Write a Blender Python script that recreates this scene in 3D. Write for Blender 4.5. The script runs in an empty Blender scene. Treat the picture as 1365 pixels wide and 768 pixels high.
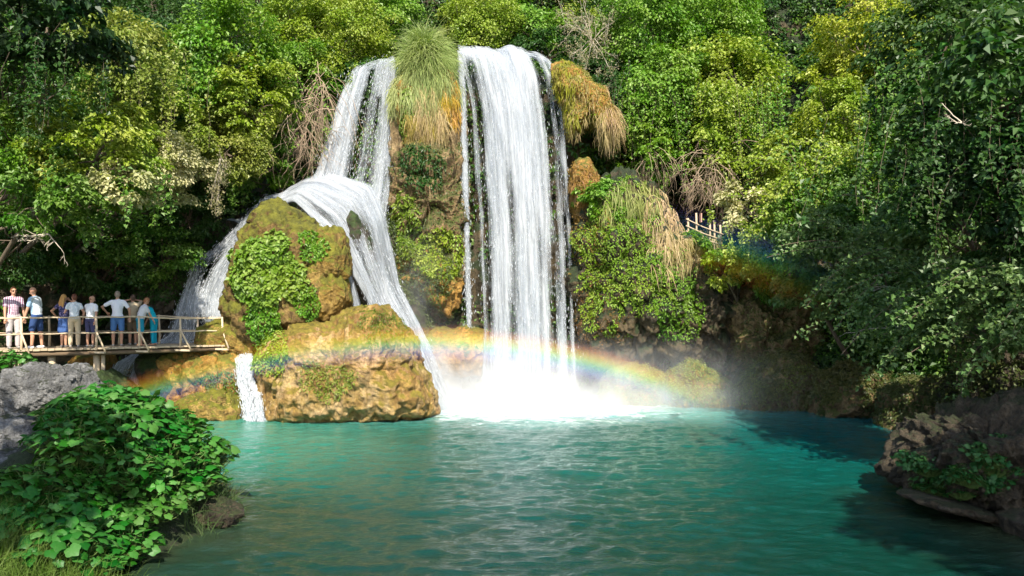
EXPOSURE = 1.05
SHD = 0.55; SHADE = []
WATER = [(.0015,.026,.018),(.0018,.070,.054),(.12,.35,.31),(.035,.20,.14),(.034,.034,.013),(.003,.10,.11)]
import bpy, math, random
import numpy as np
from mathutils import Vector, Matrix
from mathutils.bvhtree import BVHTree
F = 1071.0; HZ = 400.0; CH = 3.5; CX = 682.5
sc = bpy.context.scene
COL = sc.collection
R = math.radians
def P(px, py, Y):
    return np.array([(px-CX)/F*Y, Y, CH+(HZ-py)/F*Y])
def proj(p):
    p = np.asarray(p, float)
    return p[..., 0]/p[..., 1]*F+CX, HZ-(p[..., 2]-CH)/p[..., 1]*F
def nrm(v):
    v = np.asarray(v, float)
    return v/np.maximum(np.linalg.norm(v, axis=-1, keepdims=True), 1e-9)
# ---------- numpy value noise
def _h(i, j, k, s):
    h = (i*374761393 + j*668265263 + k*2147483647 + s*974634777) & 0xffffffff
    h = ((h ^ (h >> 13))*1274126177) & 0xffffffff
    h = ((h ^ (h >> 16))*2246822519) & 0xffffffff
    return ((h ^ (h >> 15)) & 0xffffff)/float(0xffffff)
def vnoise(p, seed=0):
    p = np.asarray(p, float)
    f = np.floor(p); i = f.astype(np.int64); t = p-f; t = t*t*t*(t*(t*6-15)+10)
    o = 0
    for a in (0, 1):
        wa = t[..., 0] if a else 1-t[..., 0]
        for b in (0, 1):
            wb = t[..., 1] if b else 1-t[..., 1]
            for c in (0, 1):
                wc = t[..., 2] if c else 1-t[..., 2]
                o = o+wa*wb*wc*_h(i[..., 0]+a, i[..., 1]+b, i[..., 2]+c, seed)
    return o*2-1
ROT = np.array([[.8, .36, -.48], [-.6, .48, -.64], [0, .8, .6]])
def fbm(p, scale=1., octv=4, seed=0, ridge=False, gain=.5):
    p = np.asarray(p, float)*scale; o = 0; a = 1.; tot = 0
    for k in range(octv):
        n = vnoise(p, seed+k*7)
        if ridge: n = 1-2*np.abs(n)
        o = o+a*n; tot += a; a *= gain; p = (p@ROT)*2.03+3.1
    return o/tot
def sstep(a, b, x):
    t = np.clip((x-a)/(b-a), 0, 1); return t*t*(3-2*t)
# ---------- objects
def props(o, label=None, cat=None, group=None, kind=None):
    if label: o['label'] = label
    if cat: o['category'] = cat
    if group: o['group'] = group
    if kind: o['kind'] = kind
    return o
def empty(name, loc, label, cat, group=None, rz=0):
    o = bpy.data.objects.new(name, None); COL.objects.link(o)
    o.location = loc; o.rotation_euler[2] = rz; o.empty_display_size = .2
    return props(o, label, cat, group)
def mk(name, V, Fc, mat, parent=None, smooth=True, loc=None, color=None, attrs=None, uv=None, local=False):
    """V (n,3); Fc: array (m,k) or list of arrays.  World coordinates unless local."""
    V = np.asarray(V, np.float64)
    Fl = Fc if isinstance(Fc, list) and len(Fc) and isinstance(Fc[0], np.ndarray) else [np.asarray(Fc, np.int64)]
    Fl = [f for f in Fl if len(f)]
    off = np.zeros(3)
    if not local:
        if parent is not None: off = np.array(parent.location)
        elif loc is not None: off = np.asarray(loc, float)
        else: off = np.array([V[:, 0].mean(), V[:, 1].mean(), V[:, 2].min()])
    me = bpy.data.meshes.new(name)
    me.vertices.add(len(V)); me.vertices.foreach_set('co', (V-off).astype(np.float32).ravel())
    nl = sum(f.size for f in Fl); nf = sum(len(f) for f in Fl)
    me.loops.add(nl); me.loops.foreach_set('vertex_index', np.concatenate([f.ravel() for f in Fl]).astype(np.int32))
    me.polygons.add(nf)
    tot = np.concatenate([np.full(len(f), f.shape[1]) for f in Fl]); st = np.concatenate([[0], np.cumsum(tot)[:-1]])
    me.polygons.foreach_set('loop_start', st.astype(np.int32))
    me.polygons.foreach_set('use_smooth', np.full(nf, bool(smooth)))
    if uv is not None:
        l = me.uv_layers.new(name='UVMap'); idx = np.concatenate([f.ravel() for f in Fl])
        l.data.foreach_set('uv', np.asarray(uv, np.float32)[idx].ravel())
    for k, a in (attrs or {}).items():
        at = me.attributes.new(k, 'FLOAT', 'POINT'); at.data.foreach_set('value', np.asarray(a, np.float32))
    me.update(calc_edges=True); me.validate()
    if mat: me.materials.append(mat)
    o = bpy.data.objects.new(name, me); COL.objects.link(o)
    if parent is not None: o.parent = parent
    elif not local: o.location = off
    if color is not None: o.color = (*color, 1)
    return o
class MB:
    def __init__(s): s.V = []; s.F = {}; s.n = 0
    def add(s, V, Fc):
        V = np.asarray(V, float)
        for f in ([Fc] if isinstance(Fc, np.ndarray) else Fc):
            f = np.asarray(f)
            if f.size: s.F.setdefault(f.shape[1], []).append(f+s.n)
        s.V.append(V); s.n += len(V)
    def tube(s, path, rad, sides=6, cap=True):
        path = np.asarray(path, float); n = len(path)
        rad = np.broadcast_to(np.asarray(rad, float), (n,))
        T = nrm(np.gradient(path, axis=0))
        up = np.array([0, 0, 1.]) if abs(T[0][2]) < .9 else np.array([1., 0, 0])
        A = nrm(np.cross(T, up)); B = np.cross(T, A)
        th = np.arange(sides)/sides*2*np.pi
        V = path[:, None]+rad[:, None, None]*(np.cos(th)[None, :, None]*A[:, None]+np.sin(th)[None, :, None]*B[:, None])
        i = np.arange(n-1)[:, None]*sides; j = np.arange(sides)[None]; j2 = (j+1) % sides
        q = np.stack([i+j, i+j2, i+sides+j2, i+sides+j], -1).reshape(-1, 4)
        fs = [q]
        V = V.reshape(-1, 3)
        if cap:
            V = np.vstack([V, path[:1], path[-1:]]); c0 = n*sides; jj = np.arange(sides)
            fs.append(np.stack([np.full(sides, c0), (jj+1) % sides, jj], -1))
            fs.append(np.stack([np.full(sides, c0+1), (n-1)*sides+jj, (n-1)*sides+(jj+1) % sides], -1))
        s.add(V, fs)
    def box(s, p0, p1, w, h, up=(0, 0, 1)):
        p0 = np.asarray(p0, float); p1 = np.asarray(p1, float); d = nrm(p1-p0)
        a = nrm(np.cross(d, up))*w/2; b = nrm(np.cross(a, d))*h/2
        V = [p+sa*a+sb*b for p in (p0, p1) for sa, sb in ((-1, -1), (1, -1), (1, 1), (-1, 1))]
        s.add(V, np.array([[0, 1, 2, 3], [7, 6, 5, 4], [0, 4, 5, 1], [1, 5, 6, 2], [2, 6, 7, 3], [3, 7, 4, 0]]))
    def ell(s, c, r, rot=None, n=12):
        th = np.linspace(0, np.pi, n+1)[1:-1]; ph = np.arange(n*2)/(n*2)*2*np.pi
        V = np.stack([np.sin(th)[:, None]*np.cos(ph), np.sin(th)[:, None]*np.sin(ph), np.cos(th)[:, None]*np.ones(n*2)], -1).reshape(-1, 3)
        V = np.vstack([V, [[0, 0, 1], [0, 0, -1]]])*np.asarray(r, float)
        if rot is not None: V = V@np.asarray(rot).T
        m = n*2; k = n-1
        i = np.arange(k-1)[:, None]*m; j = np.arange(m)[None]; j2 = (j+1) % m
        q = np.stack([i+j, i+m+j, i+m+j2, i+j2], -1).reshape(-1, 4); jj = np.arange(m)
        t1 = np.stack([np.full(m, k*m), jj, (jj+1) % m], -1)
        t2 = np.stack([np.full(m, k*m+1), (k-1)*m+(jj+1) % m, (k-1)*m+jj], -1)
        s.add(V+np.asarray(c, float), [q, np.vstack([t1, t2])])
    def cap(s, p0, r0, p1, r1, sides=12):
        p0 = np.asarray(p0, float); p1 = np.asarray(p1, float); d = nrm(p1-p0); a = np.linspace(0, np.pi/2, 5)[:-1]
        pts = [p0-d*r0*math.cos(x) for x in a]+[p0, p1]+[p1+d*r1*math.sin(np.pi/2-x) for x in a[::-1]]
        rr = [max(r0*math.sin(x), .0008) for x in a]+[r0, r1]+[max(r1*math.sin(x), .0008) for x in a[::-1]]
        s.tube(pts, rr, sides)
    def arrays(s): return np.vstack(s.V), [np.vstack(f) for f in s.F.values()]
    def build(s, name, mat, parent=None, smooth=True, **k):
        V, f = s.arrays(); return mk(name, V, f, mat, parent, smooth, **k)
# ---------- materials
def newmat(name):
    m = bpy.data.materials.new(name); m.use_nodes = True; nt = m.node_tree; nt.nodes.clear()
    return m, nt
def N(nt, t, **kw):
    n = nt.nodes.new(t)
    for k, v in kw.items():
        if k.startswith('i_'):
            n.inputs[k[2:].replace('_', ' ')].default_value = v
        else: setattr(n, k, v)
    return n
def ramp(nt, fac, stops, interp='LINEAR'):
    r = nt.nodes.new('ShaderNodeValToRGB'); r.color_ramp.interpolation = interp
    e = r.color_ramp.elements; f4 = lambda c: (c, c, c, 1) if isinstance(c, (int, float)) else (*c, 1)
    e[0].position = stops[0][0]; e[0].color = f4(stops[0][1])
    e[1].position = stops[-1][0]; e[1].color = f4(stops[-1][1])
    for p, c in stops[1:-1]: e.new(p).color = f4(c)
    nt.links.new(fac, r.inputs[0]); return r.outputs[0]
def mix(nt, f, a, b, bt='MIX'):
    m = nt.nodes.new('ShaderNodeMix'); m.data_type = 'RGBA'; m.blend_type = bt
    for k, s, v in ((0, m.inputs[0], f), (1, m.inputs[6], a), (2, m.inputs[7], b)):
        if isinstance(v, bpy.types.NodeSocket): nt.links.new(v, s)
        elif isinstance(v, (int, float)): s.default_value = v if k == 0 else (v, v, v, 1)
        else: s.default_value = (*v, 1)
    return m.outputs[2]
def mth(nt, op, a, b=None, c=None, clamp=False):
    m = nt.nodes.new('ShaderNodeMath'); m.operation = op; m.use_clamp = clamp
    for s, v in zip(m.inputs, (a, b, c)):
        if v is None: continue
        if isinstance(v, bpy.types.NodeSocket): nt.links.new(v, s)
        else: s.default_value = v
    return m.outputs[0]
def pos(nt, scale=None):
    g = nt.nodes.new('ShaderNodeNewGeometry')
    if scale is None: return g.outputs['Position']
    m = nt.nodes.new('ShaderNodeMapping'); m.inputs['Scale'].default_value = scale
    nt.links.new(g.outputs['Position'], m.inputs[0]); return m.outputs[0]
def noise(nt, vec, scale, detail=4, rough=.55, dist=0):
    n = N(nt, 'ShaderNodeTexNoise'); n.inputs['Scale'].default_value = scale; n.inputs['Detail'].default_value = detail
    n.inputs['Roughness'].default_value = rough; n.inputs['Distortion'].default_value = dist
    nt.links.new(vec, n.inputs['Vector']); return n.outputs['Fac']
def out(nt, s, vol=None):
    o = nt.nodes.new('ShaderNodeOutputMaterial')
    if s is not None: nt.links.new(s, o.inputs['Surface'])
    if vol is not None: nt.links.new(vol, o.inputs['Volume'])
def bsdf(nt, col, rough=.6, spec=.5, normal=None):
    b = nt.nodes.new('ShaderNodeBsdfPrincipled')
    if isinstance(col, bpy.types.NodeSocket): nt.links.new(col, b.inputs['Base Color'])
    else: b.inputs['Base Color'].default_value = (*col, 1)
    if isinstance(rough, bpy.types.NodeSocket): nt.links.new(rough, b.inputs['Roughness'])
    else: b.inputs['Roughness'].default_value = rough
    b.inputs['Specular IOR Level'].default_value = spec
    if normal is not None: nt.links.new(normal, b.inputs['Normal'])
    return b
def bump(nt, h, strength=.5, dist=.1):
    b = nt.nodes.new('ShaderNodeBump'); b.inputs['Strength'].default_value = strength; b.inputs['Distance'].default_value = dist
    nt.links.new(h, b.inputs['Height']); return b.outputs[0]
def rock_mat(name, cols, moss=(.09, .11, .012), moss_amt=.5, fine=1., wet=.5, bs=.9):
    m, nt = newmat(name); p = pos(nt)
    n1 = noise(nt, p, .9*fine, 6, .62, .4); n2 = noise(nt, p, 3.2*fine, 6, .65, .6); n3 = noise(nt, p, 13*fine, 5, .7)
    c = ramp(nt, n1, [(.3+.4*i/max(1, len(cols)-1), q) for i, q in enumerate(cols)])
    c = mix(nt, ramp(nt, n2, [(.40, 0.), (.62, .65)]), c, tuple(x*.45 for x in cols[0]))
    # vertical mineral streaks that run down the stone
    st = noise(nt, pos(nt, (3.5, 3.5, .45)), 1.4, 4, .6, .5)
    c = mix(nt, ramp(nt, st, [(.5, 0.), (.68, .55)]), c, cols[-1])
    c = mix(nt, ramp(nt, n3, [(.35, .45), (.6, 0.)]), c, tuple(x*.3 for x in cols[0]))
    g = nt.nodes.new('ShaderNodeNewGeometry'); sx = nt.nodes.new('ShaderNodeSeparateXYZ'); nt.links.new(g.outputs['Normal'], sx.inputs[0])
    up = mth(nt, 'MULTIPLY', sx.outputs['Z'], .3)
    mm = mth(nt, 'ADD', mth(nt, 'ADD', noise(nt, p, 1.7, 6, .7, .5), up), moss_amt-.5)
    mc = mix(nt, ramp(nt, noise(nt, p, 5, 4, .6), [(.35, 0.), (.65, 1.)]), tuple(x*.45 for x in moss), moss)
    c = mix(nt, ramp(nt, mm, [(.52, 0.), (.62, 1.)]), c, mc)
    h = mth(nt, 'ADD', mth(nt, 'MULTIPLY', n2, .8), mth(nt, 'MULTIPLY', n3, .5))
    h = mth(nt, 'ADD', h, mth(nt, 'MULTIPLY', noise(nt, p, 40, 3, .7), .18))
    b = bsdf(nt, c, ramp(nt, n2, [(.3, 1-wet), (.7, .85)]), .4, bump(nt, h, bs, .16))
    out(nt, b.outputs[0]); return m
def leaf_mat(name, trans=.35, vary=.5, rough=.45, spec=.35):
    m, nt = newmat(name)
    oi = nt.nodes.new('ShaderNodeObjectInfo'); at = N(nt, 'ShaderNodeAttribute', attribute_name='tint')
    big = noise(nt, pos(nt), .55, 3, .6)
    hs = nt.nodes.new('ShaderNodeHueSaturation'); nt.links.new(oi.outputs['Color'], hs.inputs['Color'])
    nt.links.new(mth(nt, 'MULTIPLY_ADD', at.outputs['Fac'], vary*1.7, 1-vary*.8), hs.inputs['Value'])
    nt.links.new(mth(nt, 'ADD', mth(nt, 'MULTIPLY_ADD', at.outputs['Fac'], -.035, .515), mth(nt, 'MULTIPLY_ADD', big, -.09, .045)), hs.inputs['Hue'])
    nt.links.new(mth(nt, 'MULTIPLY_ADD', at.outputs['Fac'], -.25, 1.08), hs.inputs['Saturation'])
    c = hs.outputs[0]
    b = bsdf(nt, c, rough, spec)
    t = nt.nodes.new('ShaderNodeBsdfTranslucent')
    tc = mix(nt, 1., c, (1.1, 1.25, .5), 'MULTIPLY'); nt.links.new(tc, t.inputs[0])
    x = nt.nodes.new('ShaderNodeMixShader'); x.inputs[0].default_value = trans
    nt.links.new(b.outputs[0], x.inputs[1]); nt.links.new(t.outputs[0], x.inputs[2])
    out(nt, x.outputs[0]); return m
def plain_mat(name, col, rough=.7, var=.25, scale=8, bs=.3, spec=.3, stretch=None):
    m, nt = newmat(name); p = pos(nt, stretch)
    n = noise(nt, p, scale, 5, .6)
    c = mix(nt, n, tuple(x*(1-var) for x in col), tuple(min(1, x*(1+var)) for x in col))
    b = bsdf(nt, c, rough, spec, bump(nt, n, bs, .02)); out(nt, b.outputs[0]); return m
def cloth_mat(name, col, pat=None, col2=None):
    m, nt = newmat(name); tc = nt.nodes.new('ShaderNodeTexCoord').outputs['Object']
    c = col
    if pat == 'check':
        w = N(nt, 'ShaderNodeTexWave'); w.inputs['Scale'].default_value = 7; w.bands_direction = 'X'; nt.links.new(tc, w.inputs[0])
        w2 = N(nt, 'ShaderNodeTexWave'); w2.inputs['Scale'].default_value = 7; w2.bands_direction = 'Z'; nt.links.new(tc, w2.inputs[0])
        c = mix(nt, ramp(nt, w.outputs['Fac'], [(.45, 0.), (.55, 1.)]), col, col2)
        c = mix(nt, ramp(nt, w2.outputs['Fac'], [(.55, 0.), (.65, .6)]), c, col2)
    elif pat == 'spot':
        c = mix(nt, ramp(nt, noise(nt, tc, 22, 2), [(.5, 0.), (.58, 1.)]), col, col2)
    elif pat == 'side':
        s = nt.nodes.new('ShaderNodeSeparateXYZ'); nt.links.new(tc, s.inputs[0])
        c = mix(nt, ramp(nt, s.outputs['Y'], [(.0, 0.), (.02, 1.)]), col2, col)
    n = noise(nt, tc, 9, 3)
    b = bsdf(nt, c, .85, .15, bump(nt, n, .5, .03)); out(nt, b.outputs[0]); return m

def outward(o):
    import bmesh
    b = bmesh.new(); b.from_mesh(o.data); bmesh.ops.recalc_face_normals(b, faces=b.faces); b.to_mesh(o.data); b.free(); return o
# ---------- foliage builders
def leaf_geo(C, Nn, D, L, W, rng, fold=.18):
    """kite leaf, folded along the midrib; C base, Nn normal, D direction"""
    n = len(C); D = nrm(D-(D*Nn).sum(-1, keepdims=True)*Nn); S = np.cross(Nn, D)
    L = np.asarray(L)[:, None]; W = np.asarray(W)[:, None]
    v0 = C; v1 = C+D*L*.45+S*W*.5+Nn*L*fold; v2 = C+D*L-Nn*L*.12; v3 = C+D*L*.45-S*W*.5+Nn*L*fold
    V = np.stack([v0, v1, v2, v3], 1).reshape(-1, 3); b = np.arange(n)*4
    Fc = np.concatenate([np.stack([b, b+1, b+2], -1), np.stack([b, b+2, b+3], -1)])
    return V, Fc
def unit(rng, n):
    return nrm(rng.normal(size=(n, 3)))
def crown_geo(c, rad, n, leaf, rng, clumps=30, flat=.42, cr=.36, shell=.45, upb=.75):
    c = np.asarray(c, float); rad = np.asarray(rad, float)
    d = unit(rng, clumps); rr = rng.uniform(shell, 1., clumps)**.8
    lump = 1+.22*vnoise(d*1.7+c, 5)
    cc = c+d*rad*(rr*lump)[:, None]
    sz = cr*rad.min()*rng.uniform(.6, 1.35, clumps)
    hang = rng.uniform(0, 1, clumps) < .45
    k = rng.choice(clumps, n, p=sz**1.6/(sz**1.6).sum())
    q = unit(rng, n)*(rng.uniform(0, 1, n)**.45)[:, None]
    off = q*sz[k][:, None]*np.array([1.15, 1.15, flat])
    off = off*np.where(hang[k], 1., 0.)[:, None]*[.62, .62, 2.6]+off*np.where(hang[k], 0., 1.)[:, None]; off[:, 2] -= np.where(hang[k], .5, 0.)*sz[k]
    hr = np.hypot(off[:, 0], off[:, 1]); off[:, 2] -= .45*hr*hr/np.maximum(sz[k], .1)
    C = cc[k]+off
    o = nrm(np.c_[off[:, 0], off[:, 1], off[:, 2]*.3])*.5+d[k]*.5
    Nn = nrm(np.array([0, 0, upb])+o*.55+rng.normal(size=(n, 3))*.38)
    D = nrm(o+np.array([0, 0, -.45])+rng.normal(size=(n, 3))*.45)
    L = leaf*rng.uniform(.6, 1.35, n)
    V, Fc = leaf_geo(C, Nn, D, L, L*rng.uniform(.5, .8, n), rng)
    tint = np.clip(.5+.28*rng.normal(size=n)+(rng.uniform(-.25, .25, clumps))[k], 0, 1)
    return V, Fc, np.repeat(tint, 4), cc, sz
LEAF = leaf_mat('leaf_foliage'); BARK = plain_mat('bark', (.11, .085, .06), .9, .45, 6, .8, .2, (1, 1, .25))
TWIG = plain_mat('dry_twig', (.34, .25, .17), .9, .3, 12, .3); PALEBARK = plain_mat('pale_bark', (.42, .36, .28), .85, .3, 9, .4)
GRASS = leaf_mat('grass_blade', .3, .35, .6, .2)
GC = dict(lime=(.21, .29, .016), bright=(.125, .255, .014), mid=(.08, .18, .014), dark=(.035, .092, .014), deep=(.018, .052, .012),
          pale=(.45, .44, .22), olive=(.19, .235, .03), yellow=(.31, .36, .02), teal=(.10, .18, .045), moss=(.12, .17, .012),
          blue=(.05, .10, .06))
def bend_path(a, b, rng, n=8, sag=.08):
    a = np.asarray(a, float); b = np.asarray(b, float); t = np.linspace(0, 1, n)[:, None]
    L = np.linalg.norm(b-a); m = rng.normal(size=3)*L*sag; m2 = rng.normal(size=3)*L*sag*.5
    return a+(b-a)*t+np.sin(t*np.pi)*m+np.sin(t*2*np.pi)*m2
def tree(px, py, Y, rx, ry, col, label, leaf=.122, dens=1.25, name='tree', seed=None, bvh=None, flat=.42, base=None, depth=None, trunk_r=None, cr=.31, cat='tree', group=None, bark=None, clumps=None, shell=.55):
    rng = np.random.default_rng(seed if seed is not None else int(px*7+py*13))
    c = P(px, py, Y); a = rx/F*Y*1.1; b = ry/F*Y*1.12; dp = depth or max(.6, (a+b)*.5)
    rad = np.array([a, dp, b])
    if base is None:
        hit = bvh.find_nearest(Vector((c[0]*1.08, c[1]+dp*.6, max(.2, c[2]-b*1.6))))
        base = np.array(hit[0])+np.array([0, .1, -.15])
    base = np.asarray(base, float)
    area = math.pi*a*b; leaf *= rng.uniform(.82, 1.28)
    n = int(min(42000, dens*area/(leaf*leaf)*16)); ncl = clumps or int(np.clip(area*8, 20, 150))
    V, Fc, tint, cc, sz = crown_geo(c, rad, n, leaf, rng, ncl, flat, cr, shell)
    t = empty(name, base, label, cat, group)
    mk('crown' if name == 'tree' else 'foliage', V, Fc, LEAF, t, color=GC[col] if isinstance(col, str) else col, attrs={'tint': tint}, smooth=False)
    m = MB(); r0 = trunk_r or .025+.024*(a+b)
    fork = c+np.array([0, .1*dp, -b*.35])
    tr = bend_path(base, fork, rng, 10, .06); m.tube(tr, np.linspace(r0, r0*.55, 10), 8)
    for i in rng.choice(ncl, min(ncl, 16), replace=False):
        s = tr[rng.integers(5, 10)]
        m.tube(bend_path(s, cc[i], rng, 7, .1), np.linspace(r0*.32, r0*.05, 7), 5)
    m.build('trunk' if name == 'tree' else 'stem', bark or BARK, t)
    return t
def strands_geo(A, D0, L, w, rng, seg=6, grav=.6, wig=.1, taper=True):
    """ribbons starting at A, initial dir D0, bending under gravity"""
    n = len(A); L = np.broadcast_to(L, (n,)); p = A.copy(); d = nrm(D0); pts = [p.copy()]
    for k in range(seg):
        d = nrm(d+np.array([0, 0, -grav])*(1./seg)*2+rng.normal(size=(n, 3))*wig)
        p = p+d*(L/seg)[:, None]; pts.append(p.copy())
    pts = np.stack(pts, 1)
    side = nrm(np.cross(nrm(pts[:, -1]-pts[:, 0]+1e-4), rng.normal(size=(n, 3))+np.array([0, -1.6, 0])))
    wv = (w*(1-(np.linspace(0, 1, seg+1)**1.5)*.9) if taper else w*np.ones(seg+1))
    ww = wv[None, :, None]*rng.uniform(.6, 1.4, n)[:, None, None]*.5
    V = np.stack([pts-side[:, None]*ww, pts+side[:, None]*ww], 2).reshape(n, -1, 3)
    m = (seg+1)*2; b = (np.arange(n)*m)[:, None]; s = np.arange(seg)[None]*2
    q = np.stack([b+s, b+s+1, b+s+3, b+s+2], -1).reshape(-1, 4)
    return V.reshape(-1, 3), q, m, pts
# ---------- rocks
def poly_radius(poly, c, th):
    Q = np.asarray(poly, float)-c; n = len(Q); o = np.zeros(len(th))
    for k, a in enumerate(th):
        d = np.array([math.cos(a), math.sin(a)]); best = 0
        for i in range(n):
            p, q = Q[i], Q[(i+1) % n]; e = q-p; den = d[0]*e[1]-d[1]*e[0]
            if abs(den) < 1e-9: continue
            t = (p[0]*e[1]-p[1]*e[0])/den; u = (p[0]*d[1]-p[1]*d[0])/den
            if t > 0 and -1e-6 <= u <= 1+1e-6: best = max(best, t)
        o[k] = best
    return o
def rock_geo(poly, Y, depth, amp=.12, seed=0, res=150, freq=.9, sm=5, crack=.5, front=.75, lean=0.):
    W = np.array([[P(x, y, Y)[0], P(x, y, Y)[2]] for x, y in poly]); c = W.mean(0)
    th = np.arange(res*2)/(res*2)*2*np.pi; r = poly_radius(W, c, th)
    for _ in range(sm): r = (np.roll(r, 1)+r*2+np.roll(r, -1))/4
    ph = np.linspace(0, np.pi, res); sp = np.sin(ph)**front; cp = np.cos(ph)
    cy = np.sign(cp)*np.abs(cp)**.8
    X = c[0]+sp[:, None]*r*np.cos(th); Z = c[1]+sp[:, None]*r*np.sin(th); YY = Y-depth*cy[:, None]+0*th
    YY = YY+lean*(Z-c[1])
    V = np.stack([X, YY, Z], -1)
    nn = nrm(np.stack([sp[:, None]*np.cos(th)/1., -cy[:, None]+0*th, sp[:, None]*np.sin(th)], -1))
    s = seed*3.7
    big = fbm(V+s, freq, 3, seed); mid = fbm(V+s, freq*2.6, 4, seed+3); fin = fbm(V+s, freq*8, 3, seed+9)
    rd = np.clip(np.abs(fbm(V*np.array([1, 1, .7])+s+9, freq*1.3, 3, seed+5))*3.2, 0, 1)
    fold = np.abs(fbm(V*np.array([3.2, 3.2, .55])+s, 1., 3, seed+21)); ledge = fbm(V*np.array([.8, .8, 4.2])+s, 1., 3, seed+23)
    V = V+nn*(amp*(1.3*big+.85*mid+.4*fin-.65*fold+.2*ledge+.15)-amp*crack*(1-rd)**2*1.4)[..., None]
    V = V.reshape(-1, 3); m = res*2
    i = np.arange(res-1)[:, None]*m; j = np.arange(m)[None]; j2 = (j+1) % m
    q = np.stack([i+j, i+j2, i+m+j2, i+m+j], -1).reshape(-1, 4)
    return V, q
SURF = {}
def rock(name, poly, Y, depth, mat, label, cat='boulder', key=None, group=None, **k):
    V, q = rock_geo(poly, Y, depth, **k)
    o = mk(name, V, q, mat); props(o, label, cat, group)
    if key: SURF[key] = (V, q)
    return o
def sample(V, q, n, rng, mask=None):
    a, b, c, d = (V[q[:, i]] for i in range(4)); nv = np.cross(c-a, d-b); ar = np.linalg.norm(nv, axis=1)
    cen = (a+b+c+d)/4; nn = nv/np.maximum(ar, 1e-12)[:, None]
    # orient outward = towards camera-ish hemisphere of the mesh centre
    w = ar.copy()
    if mask is not None: w = w*mask(cen, nn)
    if w.sum() <= 0: return None
    k = rng.choice(len(q), n, p=w/w.sum()); u = rng.uniform(size=(n, 1)); v = rng.uniform(size=(n, 1))
    p = a[k]*(1-u)*(1-v)+b[k]*u*(1-v)+c[k]*u*v+d[k]*(1-u)*v
    return p, nn[k]
def orient(p, n, ref):
    s = np.sign(((p-ref)*n).sum(-1, keepdims=True)); s[s == 0] = 1; return n*s
def ellmask(cx, cy, rx, ry, seed=0, edge=.35):
    def f(cen, nn):
        x, y = proj(cen); d = np.hypot((x-cx)/rx, (y-cy)/ry)+edge*fbm(cen, 1.6, 3, seed)
        return (d < 1).astype(float)
    return f
def patch(name, keys, region, n, leaf, col, label, cat='plant', lift=.05, seed=1, group=None, cups=False, up=.5, frontonly=True, parent=None):
    rng = np.random.default_rng(seed); Ps = []; Ns = []
    for key in ([keys] if isinstance(keys, str) else keys):
        V, q = SURF[key]; ref = V.mean(0)
        def mask(cen, nn, ref=ref):
            w = region(cen, nn); s = orient(cen, nn, ref)
            if frontonly: w = w*(s[:, 1] < .35)
            return w
        r = sample(V, q, n, rng, mask)
        if r is None: print('NO PATCH', label); continue
        Ps.append(r[0]); Ns.append(orient(r[0], r[1], ref))
    if not Ps: return None
    C = np.vstack(Ps); Nn = np.vstack(Ns); m = len(C)
    # lumpy cushions
    bl = np.clip(fbm(C, 2.2, 3, seed+4)+.35, 0, 1)
    C = C+Nn*(lift*(.3+1.6*bl*rng.uniform(.2, 1, m)))[:, None]
    nn = nrm(Nn+np.array([0, -.1, up])+rng.normal(size=(m, 3))*.35)
    D = nrm(np.array([0, 0, -.8])+rng.normal(size=(m, 3))*.6+Nn*.5)
    L = leaf*rng.uniform(.6, 1.35, m)
    V, Fc = leaf_geo(C, nn, D, L, L*(.95 if cups else .65), rng, .1 if cups else .18)
    tint = np.clip(.45+.22*rng.normal(size=m)+.35*(bl-.4), 0, 1)
    o = mk(name, V, Fc, LEAF, parent, color=GC[col] if isinstance(col, str) else col, attrs={'tint': np.repeat(tint, 4)}, smooth=False)
    if parent is None: props(o, label, cat, group)
    return o

def drape(name, keys, region, n, L, w, col, label, cat, seed, grav=1.6, out_=.35, lift=.03, wig=.2, seg=6):
    """hair-like growth rooted over a rock's face and hanging down along it"""
    rng = np.random.default_rng(seed); Ps = []; Ns = []
    for key in ([keys] if isinstance(keys, str) else keys):
        V, q = SURF[key]; ref = V.mean(0)
        r = sample(V, q, n, rng, lambda c, nn: region(c, nn)*(orient(c, nn, ref)[:, 1] < .3))
        if r is None: continue
        Ps.append(r[0]); Ns.append(orient(r[0], r[1], ref))
    if not Ps: print('NO DRAPE', label); return
    A = np.vstack(Ps); Nn = np.vstack(Ns); m = len(A)
    cl = np.stack([fbm(A, 3.5, 2, seed+i) for i in range(3)], -1)
    A = A+Nn*lift+cl*[.08, .05, .12]
    ln = L*rng.uniform(.35, 1.2, m)*(.7+.9*np.clip(cl[:, 0]+.3, 0, 1))
    D0 = nrm(Nn*out_+[0, 0, -.8]+cl*[.9, .4, .2]+rng.normal(size=(m, 3))*.34)
    V, q, k, _ = strands_geo(A, D0, ln, w, rng, seg, grav, wig)
    t = np.clip(.45+.2*rng.normal(size=m)+.5*cl[:, 1], 0, 1)
    return props(mk(name, V, q, GRASS, color=col, attrs={'tint': np.repeat(t, k)}), label, cat)

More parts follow.
